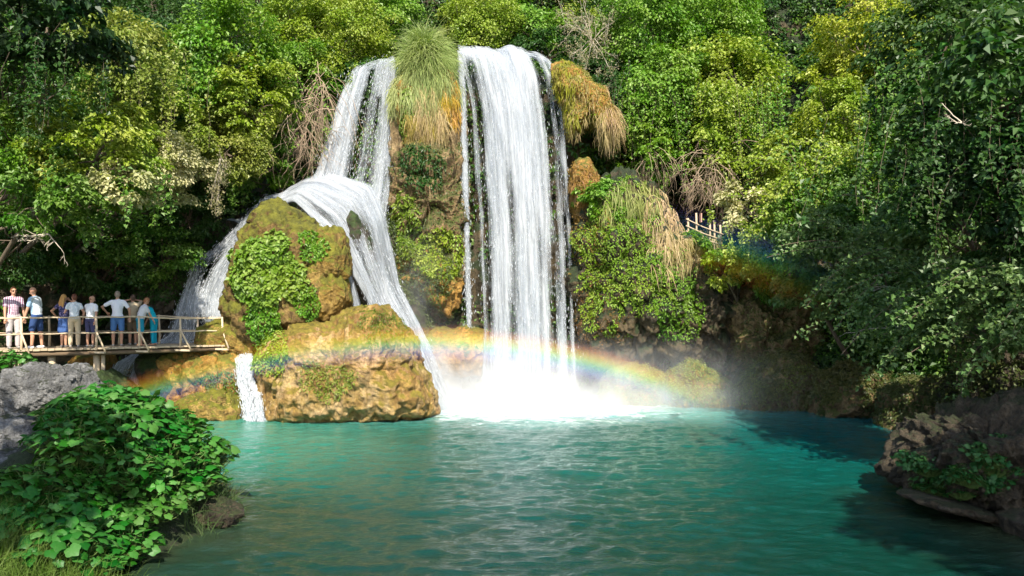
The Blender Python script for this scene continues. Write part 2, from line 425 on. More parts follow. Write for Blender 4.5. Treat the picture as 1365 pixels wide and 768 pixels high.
def hang_vine(name, label, A0, n, L, spread, col, seed, leaf=.11, per=64, arch=0., direc=(0, 0, -1), w=.007, cat='vine', grav=1.4, wig=.12):
    """leafy strings: each a thin stem with leaves all along it"""
    rg = np.random.default_rng(seed); A0 = P(*A0); A = A0+rg.normal(size=(n, 3))*spread
    D0 = nrm(np.array(direc)+rg.normal(size=(n, 3))*.35); Ls = L*rg.uniform(.35, 1.15, n)
    V, q, m, pts = strands_geo(A, D0, Ls, w, rg, 9, grav, wig, False)
    t = empty(name, A0, label, cat); mk('stem', V, q, BARK, t)
    i = rg.integers(0, n, n*per); u = rg.uniform(0, 8.99, n*per); k = u.astype(int); f = (u-k)[:, None]
    C = pts[i, k]*(1-f)+pts[i, k+1]*f+rg.normal(size=(n*per, 3))*.075
    nn = nrm(rg.normal(size=(n*per, 3))*.4+[0, -.45, .75]); D = nrm(rg.normal(size=(n*per, 3))*.7+[0, -.1, -.5]); Lf = leaf*rg.uniform(.55, 1.3, n*per)
    V, Fc = leaf_geo(C, nn, D, Lf, Lf*.7, rg); tint = np.clip(.5+.25*rg.normal(size=n*per)+rg.uniform(-.2, .2, n)[i], 0, 1)
    mk('foliage', V, Fc, LEAF, t, color=GC[col] if isinstance(col, str) else col, attrs={'tint': np.repeat(tint, 4)}, smooth=False); return t
# ================= camera, light
cam = bpy.data.objects.new('camera', bpy.data.cameras.new('camera')); COL.objects.link(cam); sc.camera = cam
cam.location = (0, 0, CH); cam.rotation_euler = (R(90), 0, 0)
cam.data.sensor_width = 36; cam.data.lens = 36*F/1365; cam.data.shift_y = (HZ-384)/1365; cam.data.clip_end = 500
SUN_EL, SUN_AZ = 44.5, 7.          # behind the camera, a little to its right
sd = Vector((math.sin(R(SUN_AZ))*math.cos(R(SUN_EL)), -math.cos(R(SUN_AZ))*math.cos(R(SUN_EL)), math.sin(R(SUN_EL))))
sun = bpy.data.objects.new('sun', bpy.data.lights.new('sun', 'SUN')); COL.objects.link(sun)
sun.data.energy = 5.; sun.data.angle = R(.55); sun.data.color = (1, .93, .80)
sun.rotation_euler = sd.to_track_quat('Z', 'Y').to_euler(); sun.location = (5, -10, 30)
w = bpy.data.worlds.new('World'); sc.world = w; w.use_nodes = True; wn = w.node_tree
sky = wn.nodes.new('ShaderNodeTexSky'); sky.sky_type = 'NISHITA'; sky.sun_disc = False
sky.sun_elevation = R(SUN_EL); sky.sun_rotation = R(180-SUN_AZ); sky.air_density = 1.; sky.dust_density = 1.
bg = wn.nodes['Background']; bg.inputs[1].default_value = .15; wn.links.new(sky.outputs[0], bg.inputs[0])
sc.view_settings.view_transform = 'Standard'; sc.view_settings.look = 'None'; sc.view_settings.exposure = EXPOSURE
sc.view_settings.gamma = 1; sc.view_settings.use_curve_mapping = False
cy = sc.cycles; cy.max_bounces = 7; cy.diffuse_bounces = 3; cy.glossy_bounces = 3; cy.transmission_bounces = 4
cy.transparent_max_bounces = 20; cy.volume_bounces = 2; cy.volume_step_rate = 2.; cy.volume_max_steps = 96
cy.use_denoising = True; cy.sample_clamp_indirect = 6; cy.use_adaptive_sampling = True; cy.adaptive_threshold = .02
# ================= rock wall round the pool (setting)
PLAN = [(-38, 2, 'L'), (-27, 11, 'L'), (-20, 19, 'L'), (-16, 24.2, 'L'), (-12.3, 26.8, 'L'), (-9.6, 28.2, 'L'), (-7.2, 29.0, 'F'), (-3, 28.9, 'F'), (0, 28.9, 'F'), (2.6, 29, 'F'),
        (4.6, 29, 'R'), (6.4, 28.8, 'R'), (8.4, 28.2, 'R'), (10.2, 26.6, 'R'), (11.6, 23.6, 'R'), (12.6, 20, 'R'), (13.2, 16, 'R'), (13.2, 12, 'R'), (14.2, 7, 'R'), (18, 1, 'R'), (26, -6, 'R')]
ZS = np.array([-2, 0, 2, 4, 6, 8, 10, 12, 12.6, 14, 18, 24, 32.])
PR = dict(L=[0, .3, .6, 1, 1.7, 2.6, 3.6, 4.8, 5.4, 6.4, 8.5, 12, 17], F=[0, 0, -.1, 0, .2, .4, .7, 1.15, 2.6, 5.6, 7.6, 10, 15], R=[0, .3, .8, 1.5, 2.3, 3.2, 4.3, 5.4, 5.8, 6.8, 9.5, 14, 20])
pp = np.array([(a, b) for a, b, _ in PLAN], float); of = np.array([PR[c] for *_, c in PLAN], float)
cum = np.r_[0, np.cumsum(np.linalg.norm(np.diff(pp, axis=0), axis=1))]; ns = 620; s = np.linspace(0, cum[-1], ns)
base = np.stack([np.interp(s, cum, pp[:, i]) for i in range(2)], -1)
for _ in range(14): base[1:-1] = (base[:-2]+base[1:-1]*2+base[2:])/4
offs = np.stack([np.interp(s, cum, of[:, i]) for i in range(of.shape[1])], -1)
tg = nrm(np.gradient(base, axis=0)); outw = np.stack([-tg[:, 1], tg[:, 0]], -1)
nz = 330; zz = np.concatenate([np.linspace(-2, 13, 230), np.linspace(13, 32, 101)[1:]]); O = np.stack([np.interp(zz, ZS, offs[i]) for i in range(ns)])
V = np.stack([base[:, 0:1]+outw[:, 0:1]*O, base[:, 1:2]+outw[:, 1:2]*O, zz[None]+0*O], -1)
d = 1.*fbm(V, .22, 3, 11)+.75*fbm(V*np.array([1, 1, .6]), .6, 4, 12)+.25*fbm(V, 2.2, 4, 13)+.35*np.clip(fbm(V*np.array([1, 1, .45]), .8, 3, 15, True), -1, .4)
hz = np.clip(O-3.5, 0, 4)/4
V[..., 0] += outw[:, 0:1]*d; V[..., 1] += outw[:, 1:2]*d; V[..., 2] += .5*hz*fbm(V, .5, 3, 14)
V = V.reshape(-1, 3); i = np.arange(ns-1)[:, None]*nz; j = np.arange(nz-1)[None]
q = np.stack([i+j, i+nz+j, i+nz+j+1, i+j+1], -1).reshape(-1, 4)
OCHRE = [(.10, .065, .03), (.24, .165, .075), (.36, .27, .16)]
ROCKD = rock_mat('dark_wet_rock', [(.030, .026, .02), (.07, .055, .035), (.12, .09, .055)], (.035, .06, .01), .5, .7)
CLIFFM = rock_mat('cliff_rock', [(.035, .026, .015), (.075, .055, .028), (.15, .105, .05)], (.022, .035, .008), .5, .8)
TAN = rock_mat('tan_travertine', [(.20, .10, .025), (.42, .265, .07), (.60, .42, .22)], (.22, .17, .02), .44, 1., .4)
TANM = rock_mat('mossy_travertine', [(.13, .075, .016), (.33, .20, .035), (.50, .33, .10)], (.17, .16, .012), .54, 1.1, .4)
ORNG = rock_mat('orange_tufa', [(.16, .07, .014), (.38, .20, .03), (.52, .32, .09)], (.14, .14, .015), .42, 1.3, .3)
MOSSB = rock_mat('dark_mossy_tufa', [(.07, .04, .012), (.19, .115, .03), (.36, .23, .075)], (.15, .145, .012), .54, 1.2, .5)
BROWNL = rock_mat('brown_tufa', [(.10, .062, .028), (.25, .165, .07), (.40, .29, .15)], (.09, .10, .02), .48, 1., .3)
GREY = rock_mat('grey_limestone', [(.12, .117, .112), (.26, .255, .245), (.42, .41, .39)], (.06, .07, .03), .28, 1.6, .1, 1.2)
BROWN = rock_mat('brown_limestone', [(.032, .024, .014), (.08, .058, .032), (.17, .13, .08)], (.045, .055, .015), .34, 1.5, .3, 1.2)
props(mk('cliff', V, q, CLIFFM, loc=(0, 28, 0)), kind='structure'); SURF['cliff'] = (V, q)
BVH = BVHTree.FromPolygons(V.tolist(), q.tolist())
# ================= pool water (setting)
def axis(lo, a, b, hi, fine, coarse):
    return np.concatenate([np.arange(lo, a, coarse), np.arange(a, b, fine), np.arange(b, hi+coarse, coarse)])
xs = axis(-40, -9, 14, 30, .05, 1.2); ys = np.concatenate([np.arange(-14, 7, 1.), np.arange(7, 15, .035), np.arange(15, 30.5, .06), np.arange(31, 36, 1.)])
X, Y = np.meshgrid(xs, ys); Z0 = np.stack([X, Y, 0*X], -1)
dist = np.hypot(X-.6, Y-27.2)
rp = Z0.copy(); rp[..., 0] = X*.55+.4*np.sin(Y*.4); rp[..., 1] = Y*1.25+.16*X+.05*X*X*.3
calm = 1-.45*sstep(16, 24, Y)
zw = .045*fbm(rp, .95, 3, 31)*calm+.020*fbm(rp*np.array([1, 1.1, 1]), 2.6, 3, 33)*calm
zw += .012*fbm(rp*np.array([1, 1.1, 1]), 5.2, 2, 37)*sstep(24, 13, Y)+.05*np.exp(-(dist/4.5)**2)*fbm(Z0, 2.4, 4, 35)+.006*np.sin(dist*7+3*fbm(Z0, .4, 2, 36))*np.exp(-dist/10)
rw = np.random.default_rng(8); wx = X+.25*fbm(Z0, .7, 2, 38); wy = Y+.25*fbm(Z0, .7, 2, 39); sw_ = 0*X; wt = 0
for k in range(22):
    lam = .22*(4.2**rw.uniform()); an = rw.normal()*.42+.12*math.sin(k); kk = 2*np.pi/lam; ph_ = kk*(wx*math.sin(an)+wy*math.cos(an))+rw.uniform(0, 6.28)
    md = .5+.5*np.clip(fbm(Z0+k*3.3, .45, 2, 60+k)*2.2+.3, -1, 1); sw_ = sw_+lam*.0068*md*(np.sin(ph_)+.25*np.sin(2*ph_+.6))
zw += sw_*(1-.35*sstep(17, 24, Y))
V = np.stack([X, Y, zw], -1).reshape(-1, 3); nx = len(xs); i = np.arange(len(ys)-1)[:, None]*nx; j = np.arange(nx-1)[None]
q = np.stack([i+j, i+j+1, i+nx+j+1, i+nx+j], -1).reshape(-1, 4)
m, nt = newmat('pool_water'); p = pos(nt); sx = nt.nodes.new('ShaderNodeSeparateXYZ'); nt.links.new(p, sx.inputs[0])
def lin(v, a, b):
    r = nt.nodes.new('ShaderNodeMapRange'); r.interpolation_type = 'SMOOTHSTEP'; nt.links.new(v, r.inputs[0]); r.inputs[1].default_value = a; r.inputs[2].default_value = b; return r.outputs[0]
warp = noise(nt, p, .35, 4, .6); yw = mth(nt, 'MULTIPLY_ADD', warp, 5., sx.outputs['Y']); xw = mth(nt, 'MULTIPLY_ADD', warp, 4., sx.outputs['X'])
c = mix(nt, lin(yw, 12, 23), WATER[0], WATER[1])                           # deep green to turquoise, with the depth of the pool
c = mix(nt, lin(yw, 23.5, 29), c, WATER[2])                               # silt and bubbles near the falls
c = mix(nt, mth(nt, 'MULTIPLY', lin(xw, 1., -6.), mth(nt, 'MULTIPLY', lin(yw, 15., 21.), .85)), c, WATER[3])  # pale shallow by the boulders
c = mix(nt, mth(nt, 'MULTIPLY', lin(xw, 5, 13), mth(nt, 'MULTIPLY', lin(yw, 16., 24.), .8)), c, WATER[5])          # deep blue green by the far bank
edge = mth(nt, 'MULTIPLY', lin(xw, -.5, -3.6), lin(yw, 19., 13.5)); c = mix(nt, mth(nt, 'MULTIPLY', edge, .85), c, WATER[4])  # brown bed in the shallows
edge2 = mth(nt, 'MULTIPLY', lin(xw, 7.2, 10.), lin(yw, 18.5, 16.)); c = mix(nt, mth(nt, 'MULTIPLY', edge2, .8), c, WATER[4])
dx = nt.nodes.new('ShaderNodeVectorMath'); dx.operation = 'DISTANCE'; nt.links.new(p, dx.inputs[0]); dx.inputs[1].default_value = (.6, 27.8, 0)
fo = mth(nt, 'ADD', lin(dx.outputs['Value'], 9.5, 1.5), mth(nt, 'MULTIPLY_ADD', noise(nt, pos(nt, (1, 1.8, 1)), 1.3, 6, .7, 1.), 1.5, -.78))
fo2 = mth(nt, 'ADD', lin(sx.outputs['Y'], 20.5, 27.), mth(nt, 'MULTIPLY_ADD', noise(nt, pos(nt, (.5, 1.6, 1)), 1.6, 6, .75, 1.5), 2.4, -2.12))
foam = mth(nt, 'MAXIMUM', ramp(nt, fo, [(.48, 0.), (.95, 1.)]), ramp(nt, fo2, [(.35, 0.), (.6, .75)]))
c = mix(nt, foam, c, (.62, .68, .68))
hb = mth(nt, 'ADD', noise(nt, pos(nt, (.8, 1.7, 1)), 3.2, 5, .6, .6), mth(nt, 'MULTIPLY', noise(nt, pos(nt, (1, 2.2, 1)), 11, 4, .6, .4), .35))
b = bsdf(nt, c, mth(nt, 'MULTIPLY_ADD', foam, .6, .05), .5, bump(nt, hb, .4, .10)); b.inputs['IOR'].default_value = 1.45
out(nt, b.outputs[0]); props(mk('pool_water', V, q, m, loc=(0, 15, 0)), kind='structure')
# ================= left riverbank (setting)
SH = [(-3.2, 4), (-4.6, 8), (-4.75, 10.2), (-4.5, 12.3), (-4.4, 13.4), (-5.6, 14.8), (-7.6, 16.6), (-9.6, 19), (-12, 21.5), (-14.5, 23.5)]
shx = np.array([a for a, b in SH]); shy = np.array([b for a, b in SH])
def bank_z(x, y):
    x = np.asarray(x, float); y = np.asarray(y, float)
    dd = (np.interp(y, shy, shx)-x)*np.where(y > 14, .75, 1.)+.25*fbm(np.stack([x, y, 0*x], -1), .8, 2, 41)
    hh = (.45+1.42*sstep(8.6, 12.8, y))*(1-.32*sstep(2.1, 3.6, dd)*sstep(10, 11.5, y))
    return -.25+hh*sstep(-.25, 2.0, dd)**.75+.1*sstep(1, 6, dd)+.12*fbm(np.stack([x, y, 0*x], -1), 1.6, 4, 42)
xs = np.arange(-24, -3, .11); ys = np.arange(4, 25, .11); X, Y = np.meshgrid(xs, ys); Z = bank_z(X, Y)
V = np.stack([X, Y, Z], -1).reshape(-1, 3); nx = len(xs); i = np.arange(len(ys)-1)[:, None]*nx; j = np.arange(nx-1)[None]
q = np.stack([i+j, i+j+1, i+nx+j+1, i+nx+j], -1).reshape(-1, 4)
SOIL = rock_mat('bank_soil', [(.03, .024, .018), (.06, .048, .034), (.10, .08, .055)], (.03, .05, .012), .5, 2.)
props(mk('riverbank', V, q, SOIL, loc=(-10, 14, 0)), kind='structure')
# ================= boulders and outcrops
rock('boulder', [(334, 308), (347, 290), (352, 278), (372, 268), (400, 284), (432, 305), (455, 345), (464, 385), (462, 420), (440, 445), (380, 470), (318, 462), (306, 425), (311, 380), (320, 340)], 25.4, 1.7, MOSSB,
     'tall mossy ochre boulder with a leafy green patch, between the two streams', key='b1', seed=3, amp=.2, crack=.55)
rock('boulder', [(340, 284), (352, 274), (374, 270), (398, 280), (404, 300), (380, 312), (345, 308), (334, 298)], 25.2, .8, MOSSB, 'small brown mossy rock capping the tall boulder beside the white water', key='b1b', seed=5, amp=.08)
rock('boulder', [(352, 470), (370, 445), (400, 432), (440, 428), (462, 416), (500, 406), (520, 410), (535, 430), (556, 455), (574, 500), (584, 530), (583, 556), (540, 566), (440, 575), (358, 568), (350, 520)], 24.3, 1.7, TAN,
     'biggest tan boulder at the water edge in front of the falls', key='b2', seed=8, amp=.22, crack=.45, front=.7)
rock('boulder', [(424, 300), (440, 296), (462, 310), (466, 350), (470, 400), (452, 430), (420, 440), (400, 400), (405, 340)], 25.0, 1.0, TANM, 'ochre rock shoulder with a deep crack, right side of the tall boulder', key='b1c', seed=14, amp=.14, crack=.8)
rock('boulder', [(218, 470), (250, 463), (310, 458), (330, 475), (352, 500), (352, 570), (236, 572), (228, 540), (215, 500)], 25.0, 1.3, ORNG, 'orange mossy boulder under the end of the footbridge', key='b3', seed=21, amp=.18, crack=.6)
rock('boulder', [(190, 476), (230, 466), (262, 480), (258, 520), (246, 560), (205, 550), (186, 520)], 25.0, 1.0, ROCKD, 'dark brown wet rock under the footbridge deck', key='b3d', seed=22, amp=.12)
rock('boulder', [(232, 535), (252, 524), (285, 516), (312, 520), (328, 545), (328, 570), (228, 572)], 23.9, .8, TANM, 'low rounded rock with dark hollows beside the narrow cascade', key='b4', seed=26, amp=.12)
rock('boulder', [(268, 436), (296, 424), (325, 430), (348, 452), (345, 476), (262, 476)], 25.0, .9, TANM, 'small mossy rock where the footbridge railing ends', key='b5', seed=29, amp=.1)
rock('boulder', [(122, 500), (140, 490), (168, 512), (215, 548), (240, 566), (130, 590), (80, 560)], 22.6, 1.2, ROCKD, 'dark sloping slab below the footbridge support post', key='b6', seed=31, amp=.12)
rock('boulder', [(180, 482), (205, 476), (212, 500), (196, 530), (176, 536), (150, 500), (150, 484)], 26.2, .8, TANM, 'yellow mossy rock in the cascade beneath the footbridge', key='b7', seed=33, amp=.1)
rock('boulder', [(120, 470), (145, 466), (150, 486), (142, 500), (110, 500), (100, 482)], 25.4, .8, ORNG, 'yellow lit rock behind the footbridge support post', key='b8', seed=34, amp=.1)
rock('boulder', [(178, 385), (205, 360), (232, 352), (252, 352), (250, 390), (238, 430), (222, 470), (170, 476), (150, 440)], 27.4, 1.1, ROCKD, 'dark mossy rock shoulder left of the stream above the footbridge', key='b9', seed=36, amp=.2)
rock('boulder', [(255, 322), (290, 300), (315, 290), (320, 305), (292, 322), (262, 352), (235, 362), (235, 340)], 28.3, .9, ROCKD, 'dark ledge along the upper left edge of the side stream', key='b10', seed=37, amp=.15)
# rock behind the lower cascade
rock('outcrop', [(372, 285), (400, 256), (440, 250), (500, 262), (528, 300), (545, 370), (575, 430), (610, 500), (625, 560), (500, 580), (400, 500), (330, 440), (330, 330)], 28.4, 1.5, ROCKD, 'rounded wet rock hump the middle cascade slides over', 'rock', key='hump', seed=41, amp=.12, crack=.3)
rock('outcrop', [(522, 120), (545, 92), (600, 88), (614, 130), (620, 200), (622, 300), (618, 380), (605, 418), (585, 432), (560, 415), (545, 380), (528, 350), (518, 260)], 28.9, 1.3, BROWNL, 'dark overhanging rock pillar between the two waterfalls', 'rock', key='pil', seed=44, amp=.32, crack=.8)
rock('outcrop', [(524, 310), (560, 330), (600, 350), (618, 375), (614, 405), (598, 424), (575, 410), (552, 385), (530, 360)], 28.0, .8, ORNG, 'ochre ledge jutting from the foot of the middle rock pillar', 'rock', key='pil2', seed=46, amp=.2, crack=.7)
rock('outcrop', [(528, 110), (545, 90), (578, 84), (604, 96), (610, 140), (606, 168), (585, 172), (560, 195), (540, 190), (530, 150)], 28.5, .9, ORNG, 'golden moss cap hanging over the top of the middle pillar', 'rock', key='cap', seed=47, amp=.16, crack=.5)
rock('boulder', [(556, 452), (580, 436), (620, 432), (650, 440), (655, 470), (640, 500), (560, 500)], 27.8, .8, ORNG, 'orange rock in the spray at the foot of the middle pillar', key='foot', seed=48, amp=.12)
rock('outcrop', [(735, 88), (752, 84), (775, 96), (800, 118), (822, 150), (826, 172), (805, 178), (785, 165), (768, 180), (758, 190), (748, 150)], 28.6, 1.1, ORNG, 'golden mossy lip overhanging the right edge of the tall waterfall', 'rock', key='rcap', seed=51, amp=.16, crack=.5)
rock('outcrop', [(758, 224), (782, 214), (798, 235), (800, 270), (798, 305), (775, 308), (762, 280)], 28.2, .8, ORNG, 'rust orange rock face just right of the tall waterfall', 'rock', key='rus', seed=53, amp=.18, crack=.7)
rock('outcrop', [(800, 240), (830, 228), (870, 250), (905, 290), (915, 330), (905, 370), (915, 430), (905, 470), (860, 490), (800, 478), (768, 450), (765, 380), (770, 310)], 28.0, 1.7, CLIFFM, 'broad mossy bluff right of the tall waterfall', 'rock', key='bluff', seed=55, amp=.4, crack=.7)
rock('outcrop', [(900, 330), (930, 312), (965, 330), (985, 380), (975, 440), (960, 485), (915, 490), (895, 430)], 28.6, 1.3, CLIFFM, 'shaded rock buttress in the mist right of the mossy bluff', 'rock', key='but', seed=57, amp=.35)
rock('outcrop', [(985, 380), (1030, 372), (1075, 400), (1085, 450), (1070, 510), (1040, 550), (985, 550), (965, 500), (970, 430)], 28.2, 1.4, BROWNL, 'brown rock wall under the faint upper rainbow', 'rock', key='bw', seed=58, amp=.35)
rock('boulder', [(884, 520), (893, 492), (920, 478), (938, 484), (972, 508), (978, 552), (885, 552)], 26.9, .9, TANM, 'tan rounded boulder in the mist at the far shore', key='f1', seed=61, amp=.14)
rock('boulder', [(800, 500), (830, 478), (865, 484), (890, 506), (893, 552), (790, 552)], 27.4, .9, TANM, 'low mossy rock in the spray right of the tall waterfall', key='f2', seed=62, amp=.14)
rock('boulder', [(978, 520), (990, 498), (1018, 478), (1050, 470), (1085, 488), (1100, 530), (1100, 556), (975, 556)], 26.3, 1.1, BROWNL, 'brown ridge backed boulder at the far shore', key='f3', seed=63, amp=.18)
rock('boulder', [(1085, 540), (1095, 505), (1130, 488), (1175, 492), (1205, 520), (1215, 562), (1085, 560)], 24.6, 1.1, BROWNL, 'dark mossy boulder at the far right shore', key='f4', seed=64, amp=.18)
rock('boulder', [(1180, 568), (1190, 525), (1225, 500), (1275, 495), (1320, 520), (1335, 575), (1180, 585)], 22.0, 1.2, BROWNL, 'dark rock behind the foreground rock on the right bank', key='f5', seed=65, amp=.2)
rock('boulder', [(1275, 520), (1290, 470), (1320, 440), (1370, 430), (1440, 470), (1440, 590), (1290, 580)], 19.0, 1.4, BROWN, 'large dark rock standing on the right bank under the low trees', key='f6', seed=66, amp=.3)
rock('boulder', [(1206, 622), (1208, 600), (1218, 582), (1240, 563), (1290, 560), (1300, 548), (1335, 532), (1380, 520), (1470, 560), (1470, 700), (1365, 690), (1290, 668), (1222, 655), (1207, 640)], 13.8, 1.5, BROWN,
     'rugged brown foreground rock with leafy plants at the right edge', key='fr', seed=71, amp=.26, crack=.5, freq=1.6)
rock('boulder', [(1205, 655), (1235, 657), (1300, 674), (1380, 686), (1460, 692), (1460, 712), (1365, 704), (1280, 684), (1200, 664)], 13.0, .8, BROWN, 'flat wet ledge at the foot of the right foreground rock', key='fr2', seed=73, amp=.12, freq=2.2)
rock('boulder', [(1340, 690), (1365, 682), (1420, 690), (1420, 730), (1345, 712)], 12.1, .6, BROWN, 'flat brown stone in the right corner at the water edge', seed=74, amp=.05)
rock('boulder', [(6, 512), (20, 492), (58, 484), (100, 482), (118, 500), (132, 524), (120, 548), (60, 562), (14, 560)], 15., .75, GREY, 'large pitted grey boulder above the leafy plants at left', key='g1', seed=76, amp=.12, freq=1.8, crack=.3)
rock('boulder', [(-40, 570), (0, 556), (40, 560), (62, 580), (60, 610), (10, 625), (-40, 620)], 12.6, .55, GREY, 'pale grey stone at the left edge below the large grey boulder', key='g2', seed=77, amp=.07, freq=2.)
rock('boulder', [(-40, 606), (10, 600), (55, 606), (66, 636), (40, 660), (-40, 668)], 11.8, .5, GREY, 'lowest grey stone at the left edge among the plants', key='g3', seed=78, amp=.06, freq=2.)
rock('boulder', [(92, 545), (104, 536), (118, 540), (122, 556), (95, 560)], 13.4, .22, GREY, 'small pale grey stone poking out of the leafy plants', seed=79, amp=.02, freq=3.)
rock('boulder', [(262, 672), (290, 664), (312, 670), (322, 684), (316, 702), (262, 708)], 12.6, .4, BROWN, 'small brown muddy rock at the waterline beside the leafy plants', key='g4', seed=80, amp=.06, freq=2.)
rock('boulder', [(461, 290), (468, 280), (477, 286), (484, 306), (486, 330), (476, 338), (466, 322)], 26.5, .42, ROCKD, 'small dark wet rock splitting the middle cascade', key='spl', seed=91, amp=.06)
# ================= falling water
def water_mat(name, seed, thr=.5, soft=.22, col=(.86, .90, .93)):
    m, nt = newmat(name); uv = nt.nodes.new('ShaderNodeUVMap').outputs[0]
    def nz(sx_, sy_, det, r=.6, dist=0):
        mp = nt.nodes.new('ShaderNodeMapping'); mp.inputs['Scale'].default_value = (sx_, sy_, 1); mp.inputs['Location'].default_value = (seed*3.1, seed*1.7, seed)
        nt.links.new(uv, mp.inputs[0]); return noise(nt, mp.outputs[0], 1., det, r, dist)
    A = nz(1.5, .13, 4, .62, .5); B = nz(9, .32, 4, .62, .2); Cc = nz(34, 2.6, 3, .7); E_ = nz(3.2, .35, 4, .6, .5)
    at = N(nt, 'ShaderNodeAttribute', attribute_name='cov').outputs['Fac']
    ctr = lambda x, k: mth(nt, 'MULTIPLY_ADD', x, k, -.5*k)
    v = mth(nt, 'ADD', ctr(A, 1.5), mth(nt, 'ADD', ctr(B, 1.05), mth(nt, 'ADD', ctr(Cc, .75), ctr(E_, 1.2))))
    v = mth(nt, 'ADD', v, mth(nt, 'MULTIPLY_ADD', at, 1.05, -thr))
    al = ramp(nt, v, [(0., 0.), (soft, .45), (min(.99, soft*2.6), .97)])
    al = mth(nt, 'MULTIPLY', al, ramp(nt, at, [(0., 0.), (.12, 1.)]))
    cc = mix(nt, ramp(nt, mth(nt, 'ADD', mth(nt, 'MULTIPLY', B, .6), mth(nt, 'MULTIPLY', E_, .4)), [(.38, 0.), (.62, 1.)]), (col[0]*.72, col[1]*.76, col[2]*.82), col)
    dd = nt.nodes.new('ShaderNodeBsdfDiffuse'); nt.links.new(cc, dd.inputs[0])
    nt.links.new(bump(nt, mth(nt, 'ADD', B, mth(nt, 'MULTIPLY', Cc, .5)), .6, .12), dd.inputs['Normal'])
    tr = nt.nodes.new('ShaderNodeBsdfTranslucent'); nt.links.new(cc, tr.inputs[0])
    mx = nt.nodes.new('ShaderNodeMixShader'); mx.inputs[0].default_value = .35; nt.links.new(dd.outputs[0], mx.inputs[1]); nt.links.new(tr.outputs[0], mx.inputs[2])
    tp = nt.nodes.new('ShaderNodeBsdfTransparent'); m2 = nt.nodes.new('ShaderNodeMixShader')
    nt.links.new(al, m2.inputs[0]); nt.links.new(tp.outputs[0], m2.inputs[1]); nt.links.new(mx.outputs[0], m2.inputs[2])
    out(nt, m2.outputs[0]); return m
WM = [water_mat('white_water', 1, .36, .45, (.52, .56, .60)), water_mat('white_water_back', 2, .46, .45, (.58, .61, .64)), water_mat('white_water_front', 3, .60, .50, (.66, .68, .70))]
DROP = plain_mat('spray_drops', (.58, .61, .64), .5, .03, 3, 0)
def edge_curve(E, n):
    E = np.array([P(*e) for e in E]); cumd = np.r_[0, np.cumsum(np.linalg.norm(np.diff(E, axis=0), axis=1))]
    t = np.linspace(0, cumd[-1], n); o = np.stack([np.interp(t, cumd, E[:, k]) for k in range(3)], -1)
    for _ in range(8): o[1:-1] = (o[:-2]+o[1:-1]*2+o[2:])/4
    return o
def water_sheet(name, Le, Re, cov, parent, nu=90, nv=150, bulge=.3, layers=(0, .14, .28), amp=.07, seed=0, mats=None, drops=0, droprange=.25, dl=.05):
    Lc = edge_curve(Le, nv); Rc = edge_curve(Re, nv); u = np.linspace(0, 1, nu); t = np.linspace(0, 1, nv)
    rng = np.random.default_rng(seed+5)
    for k, off in enumerate(layers):
        W = Lc[:, None]*(1-u)[None, :, None]+Rc[:, None]*u[None, :, None]
        dn = bulge*np.sin(np.pi*u)[None]**.7+off+0*t[:, None]
        sp = fbm(np.stack([W[..., 0]*2.2, W[..., 2]*.22+k*9, 0*W[..., 0]+seed], -1), 1., 4, seed)
        W = W.copy(); W[..., 2] += .16*sstep(.16, 0, t)[:, None]*fbm(np.stack([W[..., 0], 0*W[..., 0], 0*W[..., 0]+seed], -1), 1.7, 3, seed+8); W[..., 1] -= dn+amp*3*sp*(.4+t[:, None]); W[..., 2] += off*.3*bulge
        W[..., 0] += amp*.5*fbm(W*np.array([1, 1, .3]), 1.2, 3, seed+4)
        wid = np.linalg.norm(Rc-Lc, axis=1).max(); ln = np.r_[0, np.cumsum(np.linalg.norm(np.diff((Lc+Rc)/2, axis=0), axis=1))]
        uv = np.stack([(u[None]*wid+0*t[:, None]), ln[:, None]+0*u[None]], -1).reshape(-1, 2)
        c = cov(u[None]+0*t[:, None], t[:, None]+0*u[None])
        i = np.arange(nv-1)[:, None]*nu; j = np.arange(nu-1)[None]
        q = np.stack([i+j, i+j+1, i+nu+j+1, i+nu+j], -1).reshape(-1, 4)
        mk(name, W.reshape(-1, 3), q, (mats or WM)[k % 3], parent, uv=uv, attrs={'cov': np.clip(c, 0, 1).ravel()})
    if drops:
        uu = rng.uniform(-.04, 1.04, drops); tt = rng.uniform(0, 1, drops)**.8; k = (tt*(nv-1)).astype(int)
        c = cov(np.clip(uu, 0, 1), tt)*.9+.25; keep = rng.uniform(size=drops) < c; uu, k = uu[keep], k[keep]; n = len(k)
        Cn = Lc[k]*(1-uu)[:, None]+Rc[k]*uu[:, None]; Cn[:, 1] -= bulge*np.sin(np.pi*np.clip(uu, 0, 1))**.7+rng.normal(size=n)*droprange*.6+.15
        Cn += rng.normal(size=(n, 3))*droprange*.35
        tang = nrm(np.gradient((Lc+Rc)/2, axis=0))[k]; L = dl*rng.uniform(.5, 2.2, n)[:, None]; r = rng.uniform(.003, .008, n)[:, None]
        sx_ = np.array([1., 0, 0]); fy = np.array([0, 1., 0])
        v = np.stack([Cn-tang*L, Cn+sx_*r, Cn+fy*r, Cn-sx_*r, Cn-fy*r, Cn+tang*L*.5], 1).reshape(-1, 3); b = (np.arange(n)*6)[:, None]
        f = np.concatenate([b+np.array(a) for a in ([0, 1, 2], [0, 2, 3], [0, 3, 4], [0, 4, 1], [5, 2, 1], [5, 3, 2], [5, 4, 3], [5, 1, 4])])
        f = f[f.min(1) >= 0]; props(mk('spray', v, f, DROP, parent, smooth=False), kind='stuff')
def ed(u, a=.06): return np.clip(np.minimum(u, 1-u)/a, 0, 1)
g = lambda u, c, w: np.exp(-((u-c)/w)**2)
wf = empty('waterfall', P(700, 545, 27), 'tall white curtain waterfall plunging straight into the pool', 'waterfall')
